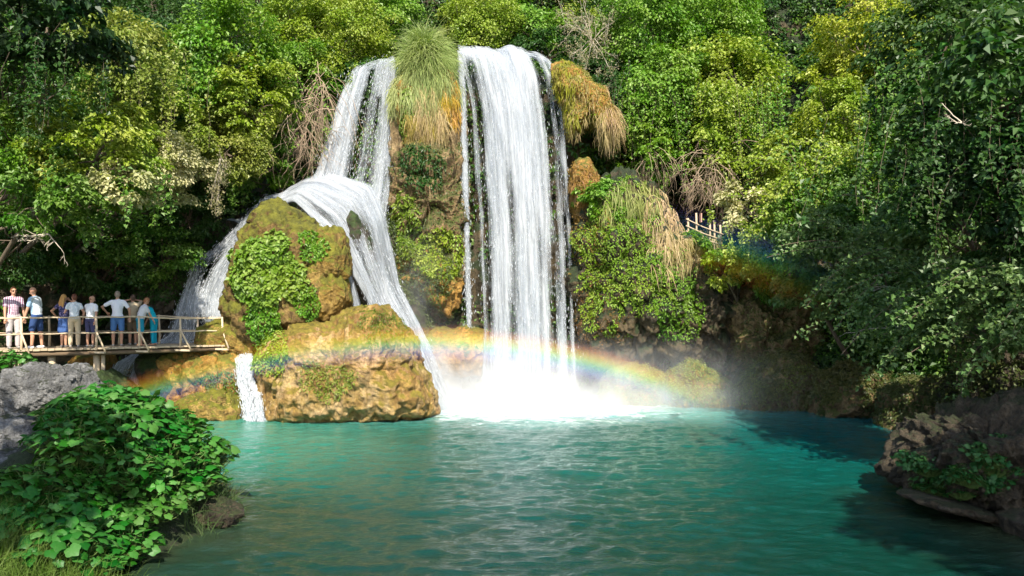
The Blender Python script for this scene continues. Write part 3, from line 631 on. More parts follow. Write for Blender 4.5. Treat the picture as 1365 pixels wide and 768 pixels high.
water_sheet('curtain', [(609, 66, 30.2), (611, 71, 29.7), (615, 88, 29.1), (628, 150, 28.6), (638, 300, 28.1), (643, 440, 27.5), (640, 548, 27.1)], [(722, 76, 30.2), (735, 82, 29.6), (747, 108, 29.2), (756, 190, 28.7), (763, 330, 28.1), (767, 450, 27.5), (772, 548, 27.1)],
            lambda u, t: (.70+.34*g(u, .48, .24)+.2*g(u, .12, .08)-.62*g(u, .79+.03*np.sin(t*5), .05)*(t > .05)-.75*g(u, .10-.02*t, .06)*sstep(.05, .12, t)*sstep(1., .7, t)-.55*g(u, .30+.06*np.sin(t*3), .05)*sstep(.3, .5, t)*sstep(.98, .8, t)-.3*g(u, .64, .035)*sstep(.45, .6, t)-.4*g(u, .92, .03)*(t > .06)+.10*t)*ed(u, .03)+.3*sstep(.10, 0, t), wf, 130, 220, .35, (0, .16, .32), .09, 7, drops=3000)
water_sheet('strand', [(607, 70, 29.6), (608, 90, 29.1), (612, 200, 28.6), (617, 330, 28.2), (619, 480, 27.7)], [(622, 70, 29.6), (624, 90, 29.1), (626, 200, 28.6), (629, 330, 28.2), (634, 480, 27.7)],
            lambda u, t: (.42+.55*g(u, .5, .3))*ed(u, .3)-.2*sstep(.35, 1, t), wf, 24, 150, .05, (0, .1), .05, 9, drops=900, droprange=.14)
water_sheet('lip', [(606, 68, 30.9), (607, 69, 30.3), (610, 76, 29.5)], [(700, 74, 30.9), (708, 76, 30.2), (712, 86, 29.4)], lambda u, t: .9*ed(u, .03)*sstep(0, .15, t)*(1-.5*sstep(.6, 1, t)), wf, 60, 30, .1, (0, .08), .05, 10)
v2 = empty('waterfall', P(470, 255, 28.5), 'broad left veil waterfall fanning out as it falls beside the mossy pillar', 'waterfall')
water_sheet('curtain', [(478, 93, 30.2), (468, 100, 29.6), (452, 135, 29.2), (436, 185, 28.8), (420, 232, 28.3), (398, 256, 27.6)], [(528, 80, 30.2), (530, 86, 29.6), (531, 120, 29.2), (528, 180, 28.8), (524, 250, 28.2), (518, 300, 27.6)],
            lambda u, t: (.55+.5*g(u, .18, .22)+.25*g(u, .86, .12)-.45*g(u, .5, .07)*(t > .12)-.35*g(u, .70, .05)*(t > .3)+.3*sstep(.12, 0, t))*ed(u, .05), v2, 110, 150, .25, (0, .15, .3), .06, 17, drops=2500)
ml = empty('cascade', P(520, 420, 27), 'middle cascade sliding over the rounded rock hump behind the boulders', 'cascade')
water_sheet('sheet', [(368, 276, 27.0), (392, 271, 26.5), (411, 290, 26.3), (436, 320, 26.2), (462, 354, 26.2), (486, 395, 26.2), (505, 430, 26.), (540, 500, 25.9), (570, 556, 25.7)],
            [(398, 244, 28.4), (450, 232, 28.3), (500, 246, 28.0), (516, 285, 27.7), (524, 330, 27.4), (534, 380, 27.1), (556, 420, 26.8), (580, 470, 26.6), (612, 552, 26.4)],
            lambda u, t: (.92-.65*g(u, .60, .09)*g(t, .38, .10)-.5*g(u, .36, .05)*g(t, .45, .15)-.35*g(u, .8, .06)*g(t, .55, .2)-.4*g(u, .2, .05)*g(t, .2, .08))*ed(u, .06), ml, 110, 180, .42, (0, .12, .22), .12, 23, drops=1800, droprange=.2)
water_sheet('sheet', [(424, 300, 26.), (436, 312, 25.9), (452, 340, 25.7), (464, 380, 25.6), (468, 412, 25.6)], [(432, 298, 26.), (446, 312, 25.9), (462, 340, 25.7), (474, 380, 25.6), (486, 414, 25.6)], lambda u, t: .72*ed(u, .3), ml, 14, 60, .05, (0, .07), .04, 24)
ls = empty('cascade', P(270, 440, 26), 'side stream tumbling down rocks behind the footbridge', 'cascade')
water_sheet('sheet', [(392, 256, 27.9), (355, 262, 27.7), (322, 298, 27.4), (288, 330, 27.1), (255, 352, 26.7), (246, 385, 26.4), (236, 415, 26.), (222, 448, 25.7), (196, 462, 25.5)],
            [(398, 268, 27.5), (368, 276, 27.2), (342, 306, 26.9), (326, 340, 26.6), (313, 372, 26.3), (300, 396, 26.1), (302, 416, 25.8), (318, 440, 25.5), (318, 458, 25.3)],
            lambda u, t: (.86-.55*g(u, .42, .16)*g(t, .56, .12)-.4*g(u, .55, .2)*g(t, .86, .06)-.35*g(u, .8, .1)*g(t, .4, .1)+.2*g(t, .76, .05))*ed(u, .06), ls, 90, 150, .25, (0, .1, .2), .07, 31, drops=2200, droprange=.18)
water_sheet('sheet', [(298, 294, 27.9), (314, 296, 27.6), (330, 312, 27.3)], [(316, 290, 27.9), (336, 296, 27.5), (346, 306, 27.2)], lambda u, t: .8*ed(u, .2), ls, 14, 20, .05, (0, .07), .03, 32)
uc = empty('cascade', P(180, 530, 24.5), 'short cascade pouring under the footbridge beside its post', 'cascade')
water_sheet('sheet', [(176, 474, 25.6), (156, 482, 25.1), (144, 500, 24.6), (150, 520, 24.2), (200, 560, 23.9)], [(206, 472, 25.6), (206, 480, 25.2), (200, 500, 24.8), (196, 525, 24.3), (250, 562, 23.8)], lambda u, t: (.85-.4*g(u, .5, .15)*g(t, .3, .15))*ed(u, .08), uc, 50, 70, .12, (0, .08, .16), .04, 41, drops=1200, droprange=.1)
nc = empty('cascade', P(338, 560, 24), 'narrow cascade dropping into the pool between two boulders', 'cascade')
water_sheet('sheet', [(322, 470, 24.6), (316, 480, 24.1), (317, 510, 23.9), (322, 530, 23.7), (328, 562, 23.4)], [(338, 470, 24.6), (340, 482, 24.1), (343, 510, 23.9), (352, 528, 23.6), (358, 562, 23.3)], lambda u, t: (.95-.4*g(u, .6, .12)*(t > .5))*ed(u, .1), nc, 40, 90, .1, (0, .07, .14), .03, 51, drops=1600, droprange=.08)
# ================= spray mist and rainbow
def vol_mat(name, fac_builder, col, dens, g_=0., step=.5):
    m, nt = newmat(name); v = nt.nodes.new('ShaderNodeVolumeScatter')
    v.inputs['Anisotropy'].default_value = g_; f, c = fac_builder(nt)
    nt.links.new(mth(nt, 'MULTIPLY', f, dens), v.inputs['Density'])
    if c is not None: nt.links.new(c, v.inputs['Color'])
    else: v.inputs['Color'].default_value = (*col, 1)
    out(nt, None, v.outputs[0]); m.cycles.volume_step_rate = step; return m
def mist(c, r, dens, label, seed):
    def fb(nt):
        tc = nt.nodes.new('ShaderNodeTexCoord').outputs['Object']; mp = nt.nodes.new('ShaderNodeMapping')
        mp.inputs['Scale'].default_value = tuple(1./x for x in r); nt.links.new(tc, mp.inputs[0])
        ln = nt.nodes.new('ShaderNodeVectorMath'); ln.operation = 'LENGTH'; nt.links.new(mp.outputs[0], ln.inputs[0])
        f = mth(nt, 'SUBTRACT', 1., ln.outputs['Value'], clamp=True); f = mth(nt, 'MULTIPLY', f, f)
        nn = ramp(nt, noise(nt, pos(nt), .7, 3, .6, .5), [(.35, .15), (.65, 1.)])
        return mth(nt, 'MULTIPLY', f, nn), None
    mb = MB(); mb.ell((0, 0, 0), r, n=12); V, f = mb.arrays()
    o = mk('mist', V, f, vol_mat('mist', fb, (.97, .98, 1), dens), local=True); outward(o); o.location = c
    props(o, kind='stuff'); return o
mist(P(690, 545, 26.2)+np.array([0, 0, .3]), (5.2, 2.6, 2.7), 1.25, '', 1)
mist(P(890, 530, 25.6), (7., 2.4, 2.3), .55, '', 2)
mist(P(725, 548, 26.0), (6.8, 1.7, 1.5), 2.3, '', 5)
mist(P(590, 530, 26.4), (2.2, 1.6, 3.), 2., '', 3)
mist(P(560, 380, 27.2), (1.3, 1., 2.6), .35, '', 4)
AX = -np.array(sd)                                    # antisolar direction: both bows are circles round it
def bow(r0, r1, distn, dens, stops, label, amin, amax, thick, fade):
    q = Vector(AX).to_track_quat('Z', 'Y'); M = q.to_matrix()
    mid = R((r0+r1)/2); zc = distn*math.cos(mid); Ra, Rb = zc*math.tan(R(r0)), zc*math.tan(R(r1))
    n = 72; a = np.linspace(R(amin), R(amax), n); V = []
    for rr, dz in ((Ra, -thick/2), (Rb, -thick/2), (Rb, thick/2), (Ra, thick/2)):
        V.append(np.stack([rr*np.cos(a), rr*np.sin(a), 0*a+dz], -1))
    V = np.stack(V, 1).reshape(-1, 3); i = np.arange(n-1)[:, None]*4; j = np.arange(4)[None]; j2 = (j+1) % 4
    F_ = [np.stack([i+j, i+j2, i+4+j2, i+4+j], -1).reshape(-1, 4), np.array([[3, 2, 1, 0], [(n-1)*4+k for k in range(4)]])]
    def fb(nt):
        tc = nt.nodes.new('ShaderNodeTexCoord').outputs['Object']; s = nt.nodes.new('ShaderNodeSeparateXYZ'); nt.links.new(tc, s.inputs[0])
        rad = mth(nt, 'SQRT', mth(nt, 'ADD', mth(nt, 'MULTIPLY', s.outputs[0], s.outputs[0]), mth(nt, 'MULTIPLY', s.outputs[1], s.outputs[1])))
        t = mth(nt, 'DIVIDE', mth(nt, 'SUBTRACT', rad, Ra), Rb-Ra, clamp=True)
        c = ramp(nt, t, [(p_, c_) for p_, c_ in stops])
        prof = ramp(nt, t, [(0., 0.), (.22, .7), (.55, 1.), (.8, .8), (1., 0.)])
        an = mth(nt, 'ARCTAN2', s.outputs[1], s.outputs[0]); an = mth(nt, 'DIVIDE', mth(nt, 'SUBTRACT', an, R(amin)), R(amax-amin), clamp=True)
        prof = mth(nt, 'MULTIPLY', prof, ramp(nt, an, fade))
        return prof, c
    o = mk('rainbow', V, F_, vol_mat('rainbow_light', fb, None, dens, -.3, .03), local=True, smooth=False); outward(o)
    o.rotation_euler = q.to_euler(); o.location = Vector((0, 0, CH))+Vector(AX)*zc
    return props(o, label, 'rainbow')
SPEC = [(0., (.35, .12, 1.)), (.2, (.2, .25, 1.)), (.36, (.08, .65, .9)), (.5, (.2, .95, .2)), (.64, (1., .85, .06)), (.8, (1., .38, .04)), (1., (1., .1, .03))]
SPEC2 = [(p_, c_) for p_, c_ in zip([0., .2, .34, .48, .62, .8, 1.], [c_ for _, c_ in SPEC][::-1])]
bow(40.3, 42.6, 22.4, .85, SPEC, 'bright rainbow arching low across the boulder and the foot of the falls', 50, 126, .35, [(0., 0.), (.10, .5), (.28, .22), (.5, .5), (.62, .9), (.82, .8), (.95, 0.)])
bow(49.8, 53.8, 23.0, .09, SPEC2, 'faint second rainbow against the shaded bank at right', 110, 131, .4, [(0., 0.), (.35, .7), (.75, .7), (1., 0.)])
# ================= footbridge
WOOD = plain_mat('weathered_wood', (.42, .33, .22), .85, .35, 7, .6, .2, (.4, 3, 3)); WOODD = plain_mat('dark_beam_wood', (.13, .09, .055), .9, .35, 7, .6, .2, (.4, 3, 3)); WOODP = plain_mat('pale_rail_wood', (.50, .39, .26), .8, .35, 9, .5, .2)
DZ = 2.15
def deckY(px): return 21.6+(px/300.)*2.7
def dk(px, back=0., z=0.): Yv = deckY(px); p_ = P(px, 400, Yv); return np.array([p_[0], p_[1]+back, DZ+z])
br = empty('footbridge', (P(100, 400, 22.6)[0], 22.6, 0), 'rustic wooden footbridge with pole railings crossing in front of the side stream', 'footbridge')
rng = np.random.default_rng(3)
mb = MB(); a0, a1 = dk(-70), dk(302); L = np.linalg.norm(a1-a0); n = int(L/.17)
dirx = (a1-a0)/L; dv = np.array([-dirx[1], dirx[0], 0])
for k in range(n):
    c_ = a0+dirx*(k+.5)*L/n; j_ = rng.normal(size=2)*.012
    mb.box(c_-dv*(.06+j_[0])+[0, 0, -.02+j_[1]*.4], c_+dv*1.45+[0, 0, -.02+j_[1]*.4], L/n*.93, .045)
mb.build('deck', WOOD, br, smooth=False)
for b_ in (.02, 1.3):
    mb = MB(); mb.tube([a0+dv*b_+[0, 0, -.13], (a0+a1)/2+dv*b_+[0, 0, -.145], a1+dv*b_+[0, 0, -.13]], .06, 8); mb.build('beam', WOODD, br)
def rail(pts, r, nm='rail'):
    mb = MB(); pth = []
    for a, b in zip(pts[:-1], pts[1:]):
        for t in np.linspace(0, 1, 6)[:-1]: pth.append(a+(b-a)*t+rng.normal(size=3)*.007)
    pth.append(pts[-1]); mb.tube(pth, r*rng.uniform(.85, 1.1, len(pth)), 8); mb.build(nm, WOODP, br)
posts = [-62, 28, 128, 185, 240, 296]
for bk in (0., 1.32):
    tops = [dk(x, bk, .86 if x < 200 else .80) for x in posts]
    rail(tops, .021); rail([dk(x, bk-.03, .42) for x in posts], .018)
    for x in posts:
        mb = MB(); mb.tube([dk(x, bk, -.2), dk(x+1, bk, .3), dk(x, bk, .90 if x < 200 else .84)], [.036, .034, .03], 8); mb.build('post', WOODP, br)
        if bk == 0:
            mb = MB(); q1 = dk(x+19 if x < 250 else x+13, -.28, -.10); mb.tube([dk(x, -.04, .52), q1], [.025, .027], 7); mb.build('brace', WOODP, br)
            mb = MB(); mb.box(dk(x-7, -.06, -.12), dk(x+19 if x < 250 else x+13, -.30, -.13), .1, .05); mb.build('outrigger', WOODP, br, smooth=False)
for px_, w_ in ((126, .09), (20, .1), (66, .1)):
    mb = MB(); b0 = dk(px_, .1, -.2); b1 = b0.copy(); b1[2] = .25; mb.tube([b0, (b0+b1)/2+[.02, 0, 0], b1], [w_, w_*.9, w_], 8); mb.build('support_post', WOOD, br)
    if px_ == 126:
        mb = MB(); mb.tube([b0+[.14, .1, 0], b1+[.12, .1, 0]], .06, 8); mb.build('support_post', WOODP, br)
# ================= people
SKIN = plain_mat('skin', (.46, .25, .16), .55, .08, 20, .1, .35); HAIRM = {}
def hairm(c):
    if c not in HAIRM: HAIRM[c] = plain_mat('hair', c, .5, .4, 30, .5, .3, (1, 1, .2))
    return HAIRM[c]
def remesh(mb, vox, smooth_it=2, dec=None):
    V, f = mb.arrays(); o = mk('tmp', V, f, None, local=True)
    md = o.modifiers.new('r', 'REMESH'); md.mode = 'VOXEL'; md.voxel_size = vox; md.use_smooth_shade = True
    s_ = o.modifiers.new('s', 'SMOOTH'); s_.iterations = smooth_it; s_.factor = .5
    if dec: d_ = o.modifiers.new('d', 'DECIMATE'); d_.ratio = dec
    bpy.context.view_layer.update(); dg = bpy.context.evaluated_depsgraph_get()
    me = bpy.data.meshes.new_from_object(o.evaluated_get(dg)); old = o.data
    bpy.data.objects.remove(o); bpy.data.meshes.remove(old); return me
def addmesh(name, me, mat, parent):
    me.name = name; me.materials.clear(); me.materials.append(mat)
    for p_ in me.polygons: p_.use_smooth = True
    o = bpy.data.objects.new(name, me); COL.objects.link(o); o.parent = parent; return o
def ik(S, T, l1, l2, hint):
    S, T = np.array(S, float), np.array(T, float); d = T-S; L_ = np.linalg.norm(d); mx_ = (l1+l2)*.999
    if L_ > mx_: d *= mx_/L_; L_ = mx_
    T = S+d; a = (l1*l1-l2*l2+L_*L_)/(2*L_); h = math.sqrt(max(0, l1*l1-a*a)); u_ = d/L_
    hh = np.array(hint, float); hh = nrm(hh-u_*hh.dot(u_)); return S+u_*a+hh*h, T
def person(px, back, height, rz, label, lean=0., hands=((-.26, .06, .82), (.26, .06, .82)), hints=((-1, -.4, 0), (1, -.4, 0)), headdir=(0, 0), stance=.11, top=None, bottom=None, bkind='shorts', hair=(.08, .05, .03), hkind='short', female=False, glasses=False, shoe=(.3, .28, .26), bare=False, bulk=1., step=0.):
    s_ = height/1.75; g_ = dk(px, back); g_[2] = DZ+.004
    rz += math.atan2(-g_[0], g_[1])      # turned relative to the line of sight
    root = empty('person', g_, label, 'person', rz=rz)
    sc_ = lambda p_: np.array(p_, float)*s_
    H = np.array([0, 0, .93])
    cl, sl = math.cos(lean), math.sin(lean)
    def up(p_):   # upper body tilts forward (+Y) about the hips
        p_ = np.array(p_, float)-H; return np.array([p_[0], p_[1]*cl+p_[2]*sl, p_[2]*cl-p_[1]*sl])+H
    sw = .165 if female else .19; B = MB()
    hipx = .095
    feet = [np.array([-stance, step, .075]), np.array([stance, -step, .075])]
    knees = [np.array([-stance*.98, step*.6+.02, .49]), np.array([stance*.98, -step*.6+.02, .49])]
    for F_, K_, sgn in ((feet[0], knees[0], -1), (feet[1], knees[1], 1)):
        hp = np.array([hipx*sgn, 0, .90])
        B.cap(sc_(hp), .088*s_*bulk, sc_(K_), .054*s_); B.cap(sc_(K_), .053*s_, sc_(K_*.62+F_*.38+[0, -.018, 0]), .054*s_); B.cap(sc_(K_*.62+F_*.38+[0, -.018, 0]), .054*s_, sc_(F_), .036*s_)
        B.cap(sc_(F_+[0, -.03, -.035]), .036*s_, sc_(F_+[0.01*sgn, .15, -.048]), .026*s_)
    B.ell(sc_([0, 0, .95]), np.array([.165, .115, .13])*s_*bulk); B.cap(sc_(up([0, 0, 1.0])), .125*s_*bulk, sc_(up([0, .01, 1.22])), .135*s_*bulk)
    B.ell(sc_(up([0, .0, 1.28])), np.array([.165 if not female else .145, .11, .17])*s_)
    B.cap(sc_(up([-sw*.8, 0, 1.42])), .052*s_, sc_(up([sw*.8, 0, 1.42])), .052*s_)
    B.cap(sc_(up([0, 0, 1.42])), .058*s_, sc_(up([0, .015, 1.56])), .05*s_)
    hc = up([0, .02, 1.635]); yaw, pit = headdir; pit += lean*.6
    Rh = np.array(Matrix.Rotation(yaw, 3, 'Z') @ Matrix.Rotation(-pit, 3, 'X'))
    hp_ = lambda v: sc_(hc+Rh@np.array(v, float))
    B.ell(hp_([0, -.005, .015]), np.array([.073, .092, .10])*s_, Rh); B.ell(hp_([0, .025, -.05]), np.array([.055, .06, .062])*s_, Rh)
    B.cap(hp_([0, .088, .005]), .011*s_, hp_([0, .106, -.022]), .015*s_)
    for e in (-1, 1): B.ell(hp_([.076*e, -.005, -.005]), np.array([.012, .02, .03])*s_, Rh); 
    B.cap(hp_([-.022, .083, -.055]), .009*s_, hp_([.022, .083, -.055]), .009*s_)
    arms = []
    for e, T_, hn in ((-1, hands[0], hints[0]), (1, hands[1], hints[1])):
        S_ = up([sw*e, 0, 1.40]); E_, W_ = ik(S_, T_, .29, .25, hn); arms.append((S_, E_, W_))
        B.cap(sc_(S_), .052*s_, sc_(E_), .038*s_); B.cap(sc_(E_), .039*s_, sc_(W_), .026*s_)
        fd = nrm(W_-E_); sd_ = nrm(np.cross(fd, [0, 1, .3])); pn = np.cross(sd_, fd)
        B.cap(sc_(W_+fd*.02), .026*s_, sc_(W_+fd*.075), .032*s_)
        for k_, (o_, l_) in enumerate(((-.029, .066), (-.01, .08), (.01, .075), (.028, .058))):
            b_ = W_+fd*.085+sd_*o_; m_ = b_+fd*l_*.55-pn*.006; t_ = m_+fd*l_*.42-pn*.022
            B.cap(sc_(b_-fd*.02), .0105*s_, sc_(m_), .0095*s_, 8); B.cap(sc_(m_), .0095*s_, sc_(t_), .0085*s_, 8)
        t0 = W_+fd*.03+sd_*.026*-e; t1 = t0+fd*.035+sd_*.032*-e; B.cap(sc_(t0), .013*s_, sc_(t1), .0115*s_, 8); B.cap(sc_(t1), .0115*s_, sc_(t1+fd*.03), .0095*s_, 8)
    addmesh('body', remesh(B, .0085, 2, .5), SKIN, root)
    # shirt
    T = MB(); k1 = 1.13
    T.cap(sc_(up([0, 0, 1.0])), .140*s_*bulk, sc_(up([0, .01, 1.22])), .148*s_*bulk); T.ell(sc_(up([0, 0, 1.28])), np.array([.182 if not female else .16, .127, .18])*s_)
    T.ell(sc_(up([0, -.01, .97])), np.array([.17, .13, .09])*s_*bulk)
    T.cap(sc_(up([-sw*.8, 0, 1.42])), .064*s_, sc_(up([sw*.8, 0, 1.42])), .064*s_); T.cap(sc_(up([-.03, 0, 1.43])), .07*s_, sc_(up([.03, 0, 1.45])), .07*s_)
    if female:
        for e in (-1, 1): T.ell(sc_(up([.065*e, .105, 1.27])), np.array([.06, .05, .06])*s_)
    for S_, E_, W_ in arms: T.cap(sc_(S_), .067*s_, sc_(S_+(E_-S_)*(.62 if not female else .4)), .062*s_)
    for k_ in range(26):   # folds
        a_ = rng.uniform(-1, 1)*.07; z_ = rng.uniform(1.0, 1.25); y_ = rng.choice([-1, 1])*.122; T.cap(sc_(up([a_, y_, z_])), .02*s_, sc_(up([a_+rng.normal()*.025, y_, z_+rng.uniform(.04, .1)])), .014*s_, 6)
    addmesh('shirt', remesh(T, .014, 2, .6), top, root)
    Bt = MB(); Bt.ell(sc_([0, -.005, .93]), np.array([.178, .135, .125])*s_*bulk); zend = dict(shorts=.42, trousers=.97, skirt=.5)[bkind]
    if bkind == 'skirt':
        for x0 in (-.05, 0, .05): Bt.cap(sc_([x0, 0, .9]), .125*s_, sc_([x0*1.6, .0, .55]), .115*s_)
    else:
        for F_, K_, sgn in ((feet[0], knees[0], -1), (feet[1], knees[1], 1)):
            hp = np.array([hipx*sgn, 0, .90]); Bt.cap(sc_(hp), .106*s_*bulk, sc_(K_+[0, 0, .06 if bkind == 'shorts' else 0]), (.088 if bkind == 'shorts' else .084)*s_)
            if bkind == 'trousers': Bt.cap(sc_(K_), .084*s_, sc_(F_+[0, 0, .04]), .066*s_)
    addmesh(dict(shorts='shorts', trousers='trousers', skirt='skirt')[bkind], remesh(Bt, .014, 2, .6), bottom, root)
    if not bare:
        for F_, sgn in ((feet[0], -1), (feet[1], 1)):
            Sh = MB(); Sh.cap(sc_(F_+[0, -.035, -.032]), .043*s_, sc_(F_+[.01*sgn, .15, -.040]), .034*s_); me = remesh(Sh, .012, 1)
            addmesh('shoe', me, plain_mat('shoe', shoe, .6, .1), root)
    Hm = MB()
    if hkind != 'bald':
        Hm.ell(hp_([0, -.018, .03]), np.array([.083, .096, .105])*s_, Rh)
        if hkind == 'short': Hm.ell(hp_([0, -.045, -.02]), np.array([.074, .062, .07])*s_, Rh)
        if hkind == 'long':
            for e in (-.05, -.02, .02, .05):
                Hm.cap(hp_([e, -.06, 0]), .045*s_, hp_([e*1.5, -.10, -.17]), .045*s_); Hm.cap(hp_([e*1.5, -.10, -.17]), .045*s_, hp_([e*1.6, -.105, -.30]), .022*s_)
    else:
        Hm.ell(hp_([0, -.035, -.01]), np.array([.077, .068, .045])*s_, Rh)
    addmesh('hair', remesh(Hm, .010, 1, .5), hairm(hair), root)
    DK = plain_mat('eye_dark', (.02, .015, .012), .3, .1)
    if abs(yaw+rz-math.atan2(-g_[0], g_[1])) > .9:
        for e in (-1, 1):
            m_ = MB(); m_.ell(hp_([.03*e, .083, .012]), np.array([.013, .008, .008])*s_, Rh, 6); m_.build('eye', DK, root, local=True)
    if glasses:
        m_ = MB()
        for e in (-1, 1): m_.ell(hp_([.033*e, .094, .01]), np.array([.028, .006, .02])*s_, Rh, 8); m_.cap(hp_([.06*e, .09, .015]), .004*s_, hp_([.078*e, 0, .01]), .004*s_, 6)
        m_.cap(hp_([-.01, .098, .014]), .004*s_, hp_([.01, .098, .014]), .004*s_, 6); m_.build('glasses', DK, root, local=True)
    return root
C_ = cloth_mat
white = (.78, .78, .80)
person(1, .55, 1.70, R(-165), 'person in glasses and purple checked shirt at the left end of the bridge', top=C_('shirt_check', (.75, .7, .74), 'check', (.20, .06, .14)), bottom=C_('grey_trousers', (.42, .38, .38)), bkind='trousers', hair=(.25, .11, .05), glasses=True, hands=((-.27, .05, .85), (.24, .12, .86)))
person(36, .45, 1.71, R(58), 'bald man in a pale blue and white shirt and navy shorts looking left', top=C_('shirt_blue', (.26, .40, .56), 'side', (.62, .66, .72)), bottom=C_('navy_shorts', (.03, .06, .16)), lean=.12, hair=(.30, .14, .08), hkind='bald', headdir=(.2, .35), hands=((-.22, .22, .85), (.27, .02, .82)), shoe=(.6, .6, .62), step=.08)
person(69, .6, 1.50, R(-25), 'woman with long blonde hair, navy top and blue skirt, hand at her face', top=C_('shirt_navy', (.03, .035, .10), 'spot', (.25, .2, .35)), bottom=C_('denim_skirt', (.05, .10, .26)), bkind='skirt', hair=(.50, .27, .09), hkind='long', female=True, hands=((-.30, .12, 1.02), (.08, .24, 1.56)), hints=((-1, -.6, 0), (1, 0, -.6)), stance=.06, headdir=(-.5, 0))
person(86, .5, 1.51, R(4), 'woman with auburn hair, pale patterned T-shirt and khaki trousers seen from behind', top=C_('shirt_pale', (.55, .62, .68), 'spot', (.75, .75, .78)), bottom=C_('khaki_trousers', (.52, .42, .28)), bkind='trousers', hair=(.13, .045, .025), female=True, hands=((-.25, .08, .90), (.25, .08, .90)), headdir=(.4, .1))
person(110, .42, 1.47, R(-42), 'balding man in white T-shirt and navy shorts with one hand on the rail', top=C_('shirt_white', white), bottom=C_('dark_navy_shorts', (.06, .06, .13)), lean=.08, hair=(.24, .12, .08), hkind='bald', headdir=(-.75, .3), hands=((-.22, .15, .86), (.30, -.12, .90)), hints=((-1, -.4, 0), (1, -.2, 0)))
person(155, 1.0, 1.50, R(10), 'person mostly hidden behind the grey haired man, both elbows raised', top=C_('shirt_khaki', (.45, .36, .24)), bottom=C_('brown_shorts', (.16, .12, .08)), hair=(.10, .06, .04), hands=((-.05, .2, 1.58), (.08, .2, 1.58)), hints=((-1, .1, -.2), (1, .1, -.2)), stance=.09)
person(145, .5, 1.60, R(-8), 'grey haired man in a white T-shirt and blue denim shorts seen from behind', top=C_('shirt_white', (.72, .72, .78)), bottom=C_('denim_shorts', (.07, .16, .36)), hair=(.26, .20, .16), hands=((-.33, .12, 1.08), (.36, .02, .92)), hints=((-1, -.3, -.2), (1, -.4, 0)), bulk=1.06, stance=.12)
person(177, .45, 1.44, R(-70), 'boy in a grey T-shirt and teal shorts bowing his head toward his neighbour', top=C_('shirt_grey', (.55, .55, .58)), bottom=C_('teal_shorts', (.02, .25, .36)), lean=.30, hair=(.30, .13, .06), headdir=(0, .5), hands=((-.14, .42, .90), (.15, .42, .88)), bare=True, hints=((-.6, -.8, -.3), (.6, -.8, -.3)))
person(191, .7, 1.38, R(62), 'person in a turquoise top and turquoise trousers bending over beside the boy', top=C_('shirt_turquoise', (.01, .40, .50)), bottom=C_('turquoise_trousers', (.01, .30, .42)), bkind='trousers', lean=.45, hair=(.12, .06, .03), headdir=(0, .5), hands=((-.12, .38, .84), (.12, .40, .82)), bare=True, stance=.07)
# ================= small fence on the far right slope
FY = 27.4
def fp(px, py): return P(px, py, FY)
fe = empty('wooden_fence', fp(938, 318), 'small weathered pole fence with a board on the slope among the bushes', 'fence')
for px_, a, b in ((917, 291, 316), (928, 284, 318), (946, 293, 322), (952, 294, 326), (960, 300, 330)):
    mb = MB(); mb.tube([fp(px_, b+16), fp(px_+.5, (a+b)/2), fp(px_, a)], .035, 7); mb.build('post', WOOD, fe)
for ya, yb in ((295, 312), (304, 320), (311, 327)):
    mb = MB(); mb.tube([fp(914, ya-3)-[0, .05, 0], fp(936, (ya+yb)/2-1)-[0, .05, 0], fp(964, yb+1)-[0, .05, 0]], .022, 6); mb.build('rail', WOOD, fe)
mb = MB(); mb.box(fp(933, 285)-[0, .1, 0], fp(933, 297)-[0, .1, 0], .24, .04, up=(1, 0, 0)); mb.build('board', plain_mat('faded_board', (.42, .24, .18), .8), fe, smooth=False)
